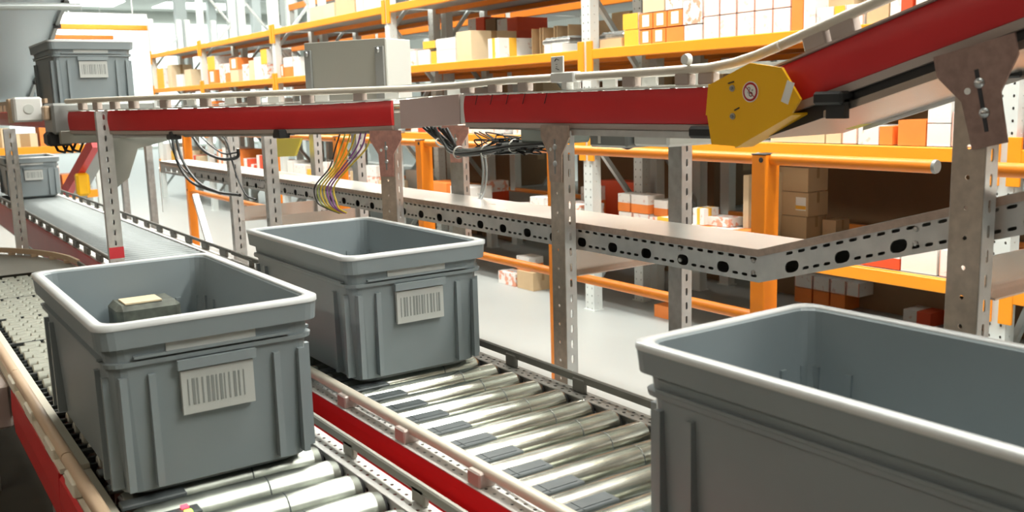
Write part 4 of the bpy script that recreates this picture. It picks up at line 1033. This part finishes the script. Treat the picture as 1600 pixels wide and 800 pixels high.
# middle shelf, widest bay (seen under the climbing conveyor) and second bay
g2 = 'cartons on the middle shelf'
row('middle shelf of the widest bay', z2, XS, [(1205, 1290, .065, .3, 'pale'), (1292, 1316, .065, .3, 'pale'), (1318, 1341, .085, .3, 'edge'), (1343, 1375, .085, .28, 'white'), (1376, 1397, .085, .28, 'orange'), (1399, 1404, .10, .3, 'white'), (1405, 1449, .115, .3, 'orange'), (1451, 1488, .10, .3, 'plain'), (1451, 1488, .10, .3, 'plain', 0, .102), (1490, 1530, .15, .3, 'edge')], g2)
row('middle shelf of the widest bay', z2, XS, [(985, 1040, .10, .3, 'pale'), (1045, 1110, .11, .3, 'pale'), (1112, 1160, .12, .3, 'pale')], g2)
row('middle shelf of the widest bay', z2, XS+.62, [(1000, 1060, .40, .3, 'pale'), (1065, 1130, .40, .3, 'pale'), (1160, 1230, .40, .3, 'kraft'), (1240, 1330, .42, .3, 'pale')], g2)
row('middle shelf of the second bay', z2, XS, [(640, 662, .12, .3, 'redend'), (700, 722, .13, .3, 'plain'), (724, 770, .11, .3, 'edge'), (800, 850, .08, .3, 'pink')], g2)
row('middle shelf of the second bay', z2, XS+.62, [(705, 740, .36, .3, 'plain'), (640, 690, .3, .3, 'redlow')], g2)
# lower shelf
g1 = 'cartons on the lower shelf'
row('lower shelf of the widest bay', z1, XS+.10, [(965, 986, .095, .14, 'edge'), (988, 1013, .095, .16, 'edge'), (1014, 1040, .085, .16, 'pink'), (1026, 1046, .10, .12, 'end', -.05)], g1)
row('lower shelf of the widest bay', z1, XS+.10, [(964, 983, .115, .12, 'low', 0, .097), (985, 1012, .115, .14, 'low', 0, .097), (1021, 1043, .10, .12, 'low', .04, .087)], g1)
row('lower shelf of the widest bay', z1, XS, [(1072, 1090, .085, .14, 'low'), (1091, 1106, .085, .14, 'win'), (1107, 1122, .085, .14, 'pink'), (1123, 1142, .085, .14, 'pink'), (1143, 1165, .085, .16, 'orange'), (1083, 1101, .095, .12, 'band', .03, .087), (1102, 1140, .05, .12, 'pink', .06, .087), (1163, 1172, .38, .3, 'pale', .12)], g1)
row('lower shelf of the widest bay', z1, XS+.45, [(935, 1002, .24, .12, 'red')], g1)
xk = 4.30
for k in range(3):
    y0, y1 = slope(1265)*xk, slope(1198)*xk
    jobs.append(('lower shelf, kraft stack right of the orange post', 'kraft', xk+.003*k, y0-.006*(k == 1), y1, z1+.001+k*.1365, .135, .17, g1, (y1-.10, y1-.03) if k != 1 else (y0+.01, y0+.08)))
row('lower shelf of the widest bay', z1, 4.42, [(1290, 1312, .115, .12, 'kraft')], g1)
row('lower shelf of the widest bay', z1, XS, [(1352, 1416, .105, .22, 'redlow'), (1418, 1476, .145, .25, 'plain'), (1480, 1535, .12, .25, 'edge')], g1)
row('lower shelf of the second bay', z1, XS, [(660, 692, .165, .22, 'top'), (698, 727, .15, .22, 'plain'), (797, 822, .075, .16, 'pink'), (824, 846, .14, .18, 'white'), (847, 866, .10, .16, 'pink'), (868, 905, .12, .2, 'pink')], g1)
row('lower shelf of the second bay', z1, XS+.30, [(752, 765, .17, .16, 'redlow'), (628, 650, .20, .25, 'plain'), (905, 918, .20, .2, 'low')], g1)
row('lower shelf of the third bay', z1, XS, [(540, 552, .18, .22, 'kraft'), (563, 583, .15, .2, 'pink'), (566, 582, .10, .18, 'white', 0, .152), (584, 600, .12, .2, 'pale'), (520, 533, .12, .2, 'redlow'), (507, 519, .19, .2, 'end'), (496, 506, .24, .2, 'edge')], g1)
row('lower shelf of the third bay', z1, XS, [(433, 450, .22, .2, 'plain'), (452, 470, .19, .2, 'white'), (472, 486, .15, .2, 'end')], g1)
random.seed(21)
sty = ['plain', 'white', 'pink', 'end', 'edge', 'win', 'redend', 'orange', 'pale']
def fill(place, z, a, b, grp, hmin=.1, hmax=.3, wmin=9, wmax=20, x=XS):
    p = a
    while p < b-6:
        w = random.uniform(wmin, wmax); w = min(w, b-p); h = random.uniform(hmin, hmax)
        if h > .2 and random.random() < .6:
            s1, s2 = random.choice(sty), random.choice(sty); hh = h/2
            row(place, z, x, [(p, p+w-.6, hh, .3, s1)], grp); row(place, z+hh+.001, x, [(p, p+w-.6, hh, .3, s2)], grp)
        else: row(place, z, x, [(p, p+w-.6, h, .3, random.choice(sty))], grp)
        p += w+random.choice((0, 0, 3, 6))
fill('middle shelf of the third bay', z2, 440, 600, g2)
fill('middle shelf of the fourth bay', z2, 326, 424, g2, .12, .34, 7, 14)
fill('middle shelf of the furthest bay', z2, 246, 310, g2, .12, .36, 6, 12)
fill('upper shelf of the third bay', z3, 438, 474, g3, .1, .28, 8, 16)
fill('upper shelf of the fourth bay', z3, 328, 424, g3, .15, .36, 7, 14)
fill('upper shelf of the furthest bay', z3, 248, 308, g3, .15, .40, 6, 11)
fill('lower shelf of the fourth bay', z1, 332, 424, g1, .12, .3, 8, 14)
fill('lower shelf of the furthest bay', z1, 246, 310, g1, .12, .3, 6, 12)
row('top shelf of the third bay', z4, XS, [(492, 530, .14, .3, 'pale'), (532, 562, .16, .3, 'kraft'), (564, 575, .14, .3, 'edge')], 'cartons on the top shelf')
row('nearest bay', z2, XS, [(1590, 1660, .16, .3, 'redlow'), (1590, 1660, .17, .3, 'redend', 0, .162)], g2)
row('nearest bay', z3, XS, [(1605, 1700, .2, .3, 'edge')], g3)
row('nearest bay', z1, XS, [(1585, 1680, .14, .3, 'edge')], g1)
# on the floor under the racks
gf = 'cartons on the floor'
row('floor under the second bay', 0, 3.93, [(800, 826, .135, .18, 'kraft'), (770, 797, .095, .14, 'pink'), (800, 820, .10, .13, 'low', .02, .137), (828, 846, .10, .14, 'plain', .18)], gf)
row('floor under the widest bay', 0, 4.05, [(1021, 1046, .08, .14, 'orange')], gf)
row('floor under the widest bay', 0, 5.05, [(1248, 1276, .10, .15, 'orange'), (1278, 1304, .10, .15, 'orange'), (1306, 1330, .10, .15, 'orange'), (1425, 1470, .085, .15, 'redend')], gf)
row('floor under the widest bay', .102, 5.05, [(1248, 1276, .09, .15, 'edge'), (1278, 1304, .09, .15, 'edge'), (1306, 1330, .09, .15, 'edge'), (1332, 1352, .09, .15, 'edge')], gf)
# big brown cartons of the row behind
gb = 'big brown cartons of the row behind'
for li, zz, hh in (('lower', z1, .47), ('middle', z2, .44), ('upper', z3, .40)):
    y = 1.0; k = 0
    while y < 9.2:
        w = .74+.12*((k*7) % 3)
        if all(abs(fy-(y+w/2)) > w/2+.06 for fy in FY):
            if not (li == 'upper' and y > 3): jobs.append(('row behind, %s shelf' % li, 'brown' if li == 'lower' else random.choice(('kraft', 'brown')), XC+.05, y, y+w, zz-.011, hh-.05*((k*5) % 3)/2, .7, gb, None))
            y += w+.02; k += 1
        else: y += .1
y = 2.4; k = 0
while y < 9:
    if all(abs(fy-(y+.3)) > .38 for fy in FY): jobs.append(('row behind, floor level', 'brown', XC+.08, y, y+.6, .001, .40, .6, gb, None)); y += .7
    else: y += .1
# write the jobs with a label that singles each one out
key = {}
for i, j in enumerate(jobs): key.setdefault((j[0], j[1]), []).append(i)
for (pl, st), idx in key.items():
    idx.sort(key=lambda i: (-round(jobs[i][3]+jobs[i][4], 2), jobs[i][5]))
    ow = ['first', 'second', 'third', 'fourth', 'fifth', 'sixth', 'seventh', 'eighth', 'ninth', 'tenth', 'eleventh', 'twelfth', 'thirteenth', 'fourteenth', 'fifteenth', 'sixteenth', 'seventeenth', 'eighteenth']
    for k, i in enumerate(idx):
        _, st, x, y0, y1, z, h, d, grp, lab = jobs[i]
        s = '%s, %s' % (desc[st], pl.replace('shelf of the', 'shelf,').replace('floor under the', 'floor,').replace('second bay', 'second bay').replace('nearest bay', 'far right bay'))
        if 'far right' in pl or pl == 'nearest bay': s += ', %s shelf' % ('lower' if z < .9 else 'middle' if z < 1.5 else 'upper')
        if len(idx) > 1: s += ', %s from left' % ow[min(k, 17)]
        carton(s, x, y0, y1, z, h, d, st, grp, lab)

# ------------------------------------------------------------------ upper left background
# steep conveyor seen from below at the top left
t = thing('inclined_conveyor', 'pale blue underside of a conveyor descending from the top left corner', 'conveyor', (.5, 4, 2.5))
def sl_pt(px, py, x): return R3(px, py, x)
a0, a1 = R3(17, 0, .62), R3(0, 90, .62)
def slabpt(x, y): return (x, y, H+.385*1.02+(6.55-y)*.30)
ya, yb_ = 3.0, 7.6
MB().add([slabpt(.50, yb_), slabpt(1.02, yb_), slabpt(1.02, ya), slabpt(.50, ya)]+[tuple(Vector(slabpt(x, y))+Vector((0, 0, .12))) for x, y in ((.50, yb_), (1.02, yb_), (1.02, ya), (.50, ya))], [(0, 1, 2, 3), (7, 6, 5, 4), (0, 3, 7, 4), (1, 5, 6, 2), (0, 4, 5, 1), (2, 6, 7, 3)]).build('under_sheet', 'sheet', t)
for x in (.49, 1.03):
    MB().bar(slabpt(x, yb_), slabpt(x, ya), .02, .05).build('edge_profile', 'hinge', t)
    for y in frange(3.2, 7.6, .33): MB().box((x-.02, y-.015, slabpt(x, y)[2]-.035), (x+.02, y+.015, slabpt(x, y)[2]-.01)).build('clip', 'dark', t)
# diagonal pipe in front of it
t = thing('ceiling_pipe', 'grey round pipe crossing the top left corner below the ceiling', 'pipe', (1.2, 5.2, 2.2))
MB().tube([R3(-40, 10, y=4.6), R3(80, 10, y=4.6), R3(125, 11, y=4.6)], .016, 10).build('pipe', 'brace', t)
p = R3(131, 10, y=4.6); MB().box((p.x-.018, p.y-.02, H+.50), (p.x+.018, p.y+.02, 4.6)).build('hanger', 'upright', t)

# cross racks and lamps at the end of the row
for k, (y, px0, px1, p0, p1, nm) in enumerate(((15.6, 84, 232, 39, 48, 'nearer'), (18.5, 78, 178, 55, 62, 'farther'))):
    a, b = R3(px0, p1, y=y), R3(px1, p1, y=y); c = R3(px0, p0, y=y)
    t = thing('rack_beam', 'long orange cross beam at the upper left, the %s of two' % nm, 'rack beam', (a.x, y, a.z), 'orange cross beams')
    MB().box((a.x, y, b.z), (b.x, y+.05, b.z+(c.z-a.z)), bev=.01).build('beam_bar', 'orange', t)
for k, (y, px0, px1, p0, p1) in enumerate(((15.3, 85, 230, 22, 33), (18.0, 79, 178, 43, 52), (20.5, 74, 150, 62, 70))):
    a, b = R3(px0, p1, y=y), R3(px1, p1, y=y); c = R3(px0, p0, y=y); hh = c.z-a.z
    t = thing('strip_lamp', 'bright white cross strip lamp at the upper left, %s of three' % ('top', 'middle', 'lowest')[k], 'lamp', (a.x, y, a.z), 'cross strip lamps')
    MB().box((a.x, y, a.z), (b.x, y+.1, a.z+hh), bev=.01).build('diffuser', 'lampc', t)
    MB().box((a.x, y, a.z+hh+.001), (b.x, y+.1, a.z+hh+.03)).build('lamp_body', 'lampbody', t)
    for xx in (a.x+.2, b.x-.2): MB().box((xx, y+.04, a.z+hh+.03), (xx+.012, y+.052, 4.6)).build('hanger', 'lampbody', t)
# rack standing across the far end, seen past the small bins
XE = (-1.6, -.2, 1.2, 2.6)
for k, x in enumerate(XE):
    t = thing('rack_frame', 'pale frame of the rack across the far end, %s from left' % ordn[k], 'rack frame', (x, 13.6, 0), 'frames of the far cross rack')
    for y in (13.6, 14.4): MB().box((x-.04, y-.03, 0), (x+.04, y+.03, 2.3)).build('upright', 'upright', t)
    for z in (.3, 1.1): MB().bar((x, 13.63, z), (x, 14.37, z+.7), .03, .03).build('diagonal_brace', 'brace', t)
random.seed(4)
for k in range(3):
    for nm, z in (('lower', .35), ('middle', .95), ('upper', 1.55)):
        t = thing('rack_beam', 'amber beam of the far cross rack, %s shelf, %s bay' % (nm, ('left', 'middle', 'right')[k]), 'rack beam', (XE[k]+.7, 13.55, z-.1), 'amber beams of the far cross rack')
        MB().box((XE[k]+.045, 13.55, z-.1), (XE[k+1]-.045, 13.58, z), bev=.004).build('beam_bar', 'amber', t)
        o = MB().box((XE[k]+.045, 13.585, z-.03), (XE[k+1]-.045, 14.36, z-.002)).build('shelf_deck', 'deck'); tag(o, 'grey deck of the far cross rack, %s shelf, %s bay' % (nm, ('left', 'middle', 'right')[k]), 'shelf', 'grey decks of the far cross rack')
        x = XE[k]+.08; j = 0
        while x < XE[k+1]-.35:
            w = random.uniform(.18, .34); h = random.uniform(.15, .38); st = random.choice(('plain', 'orange', 'pink', 'end', 'pale'))
            m_ = MB().box((x, 13.6, z), (x+w, 13.95, z+h)); m_.box((x+w*.3, 13.599, z+.001), (x+w*.7, 13.951, z+h+.001), 1)
            o = m_.build('carton', {'plain': ['label', 'wbox'], 'orange': ['obox', 'obox'], 'pink': ['pbox', 'label'], 'end': ['label', 'ybox'], 'pale': ['kraft_pale', 'tape']}[st])
            tag(o, '%s, far cross rack, %s shelf, %s bay, %s from left' % (desc[st], nm, ('left', 'middle', 'right')[k], ordn[j]), 'carton', 'cartons on the far cross rack'); x += w+.03; j += 1
# far columns of the hall
for k, (px, x) in enumerate(((292, 6.6), (375, 6.6), (460, 6.8), (340, 9.5), (408, 9.5), (560, 9.0), (680, 8.5))):
    y = slope(px)*x; o = MB().box((x-.12, y-.12, 0), (x+.12, y+.12, 4.6)).box((x-.14, y-.14, 0), (x+.14, y+.14, .3)).build('trim_%d' % (10+k), 'upright'); struct(o)
# things behind the middle lane, left
t = thing('chute', 'narrow red sided chute slanting down behind the far roller lane', 'chute', (1.6, 9, .9))
MB().bar(R3(148, 222, y=8.6), R3(104, 300, y=9.4), .06, .10).build('chute_side', 'red', t)
MB().bar(R3(156, 226, y=8.7), R3(114, 304, y=9.5), .20, .04).build('chute_bed', 'hinge', t)
t = thing('motor_unit', 'small yellow motor unit under the red chute', 'motor', (1.7, 9, .8))
p = R3(128, 288, y=9.0); MB().box((p.x-.05, p.y-.05, p.z-.10), (p.x+.06, p.y+.05, p.z+.10), bev=.02).build('motor_body', 'yellow', t)
MB().box((p.x-.03, p.y-.03, 0), (p.x+.03, p.y+.03, p.z-.10)).build('stand', 'hinge', t)
t = thing('leaning_profile', 'white perforated steel profile leaning on the wall side of the tray', 'profile', (1.9, 5.6, .5))
MB().bar(R3(305, 305, y=6.6), R3(328, 384, y=6.3), .04, .03).build('profile_bar', 'flange', t)
t = thing('warning_panel', 'yellow printed panel hanging behind the left perforated legs', 'panel', (1.9, 4.7, 1.1))
pa, pb, pc, pd = R3(416, 217, 1.72), R3(470, 216, 1.72), R3(460, 244, 1.72), R3(416, 246, 1.72)
MB().add([pa, pb, pc, pd]+[v+Vector((.012, 0, 0)) for v in (pa, pb, pc, pd)], [(0, 1, 2, 3), (7, 6, 5, 4), (0, 4, 5, 1), (1, 5, 6, 2), (2, 6, 7, 3), (3, 7, 4, 0)]).build('panel_sheet', 'olive', t)

# ------------------------------------------------------------------ light and view
w = bpy.data.worlds.new('hall_air'); bpy.context.scene.world = w; w.use_nodes = True
w.node_tree.nodes['Background'].inputs[0].default_value = (.9, .97, 1, 1); w.node_tree.nodes['Background'].inputs[1].default_value = .4
sc = bpy.context.scene
sc.view_settings.view_transform = 'Standard'; sc.view_settings.look = 'None'; sc.view_settings.gamma = 1; sc.view_settings.use_curve_mapping = False
sc.view_settings.exposure = .72
sc.cycles.use_denoising = True; sc.cycles.max_bounces = 8; sc.cycles.diffuse_bounces = 4; sc.cycles.glossy_bounces = 4; sc.cycles.sample_clamp_indirect = 6
for o in bpy.data.objects:
    if '_w' in o: del o['_w']
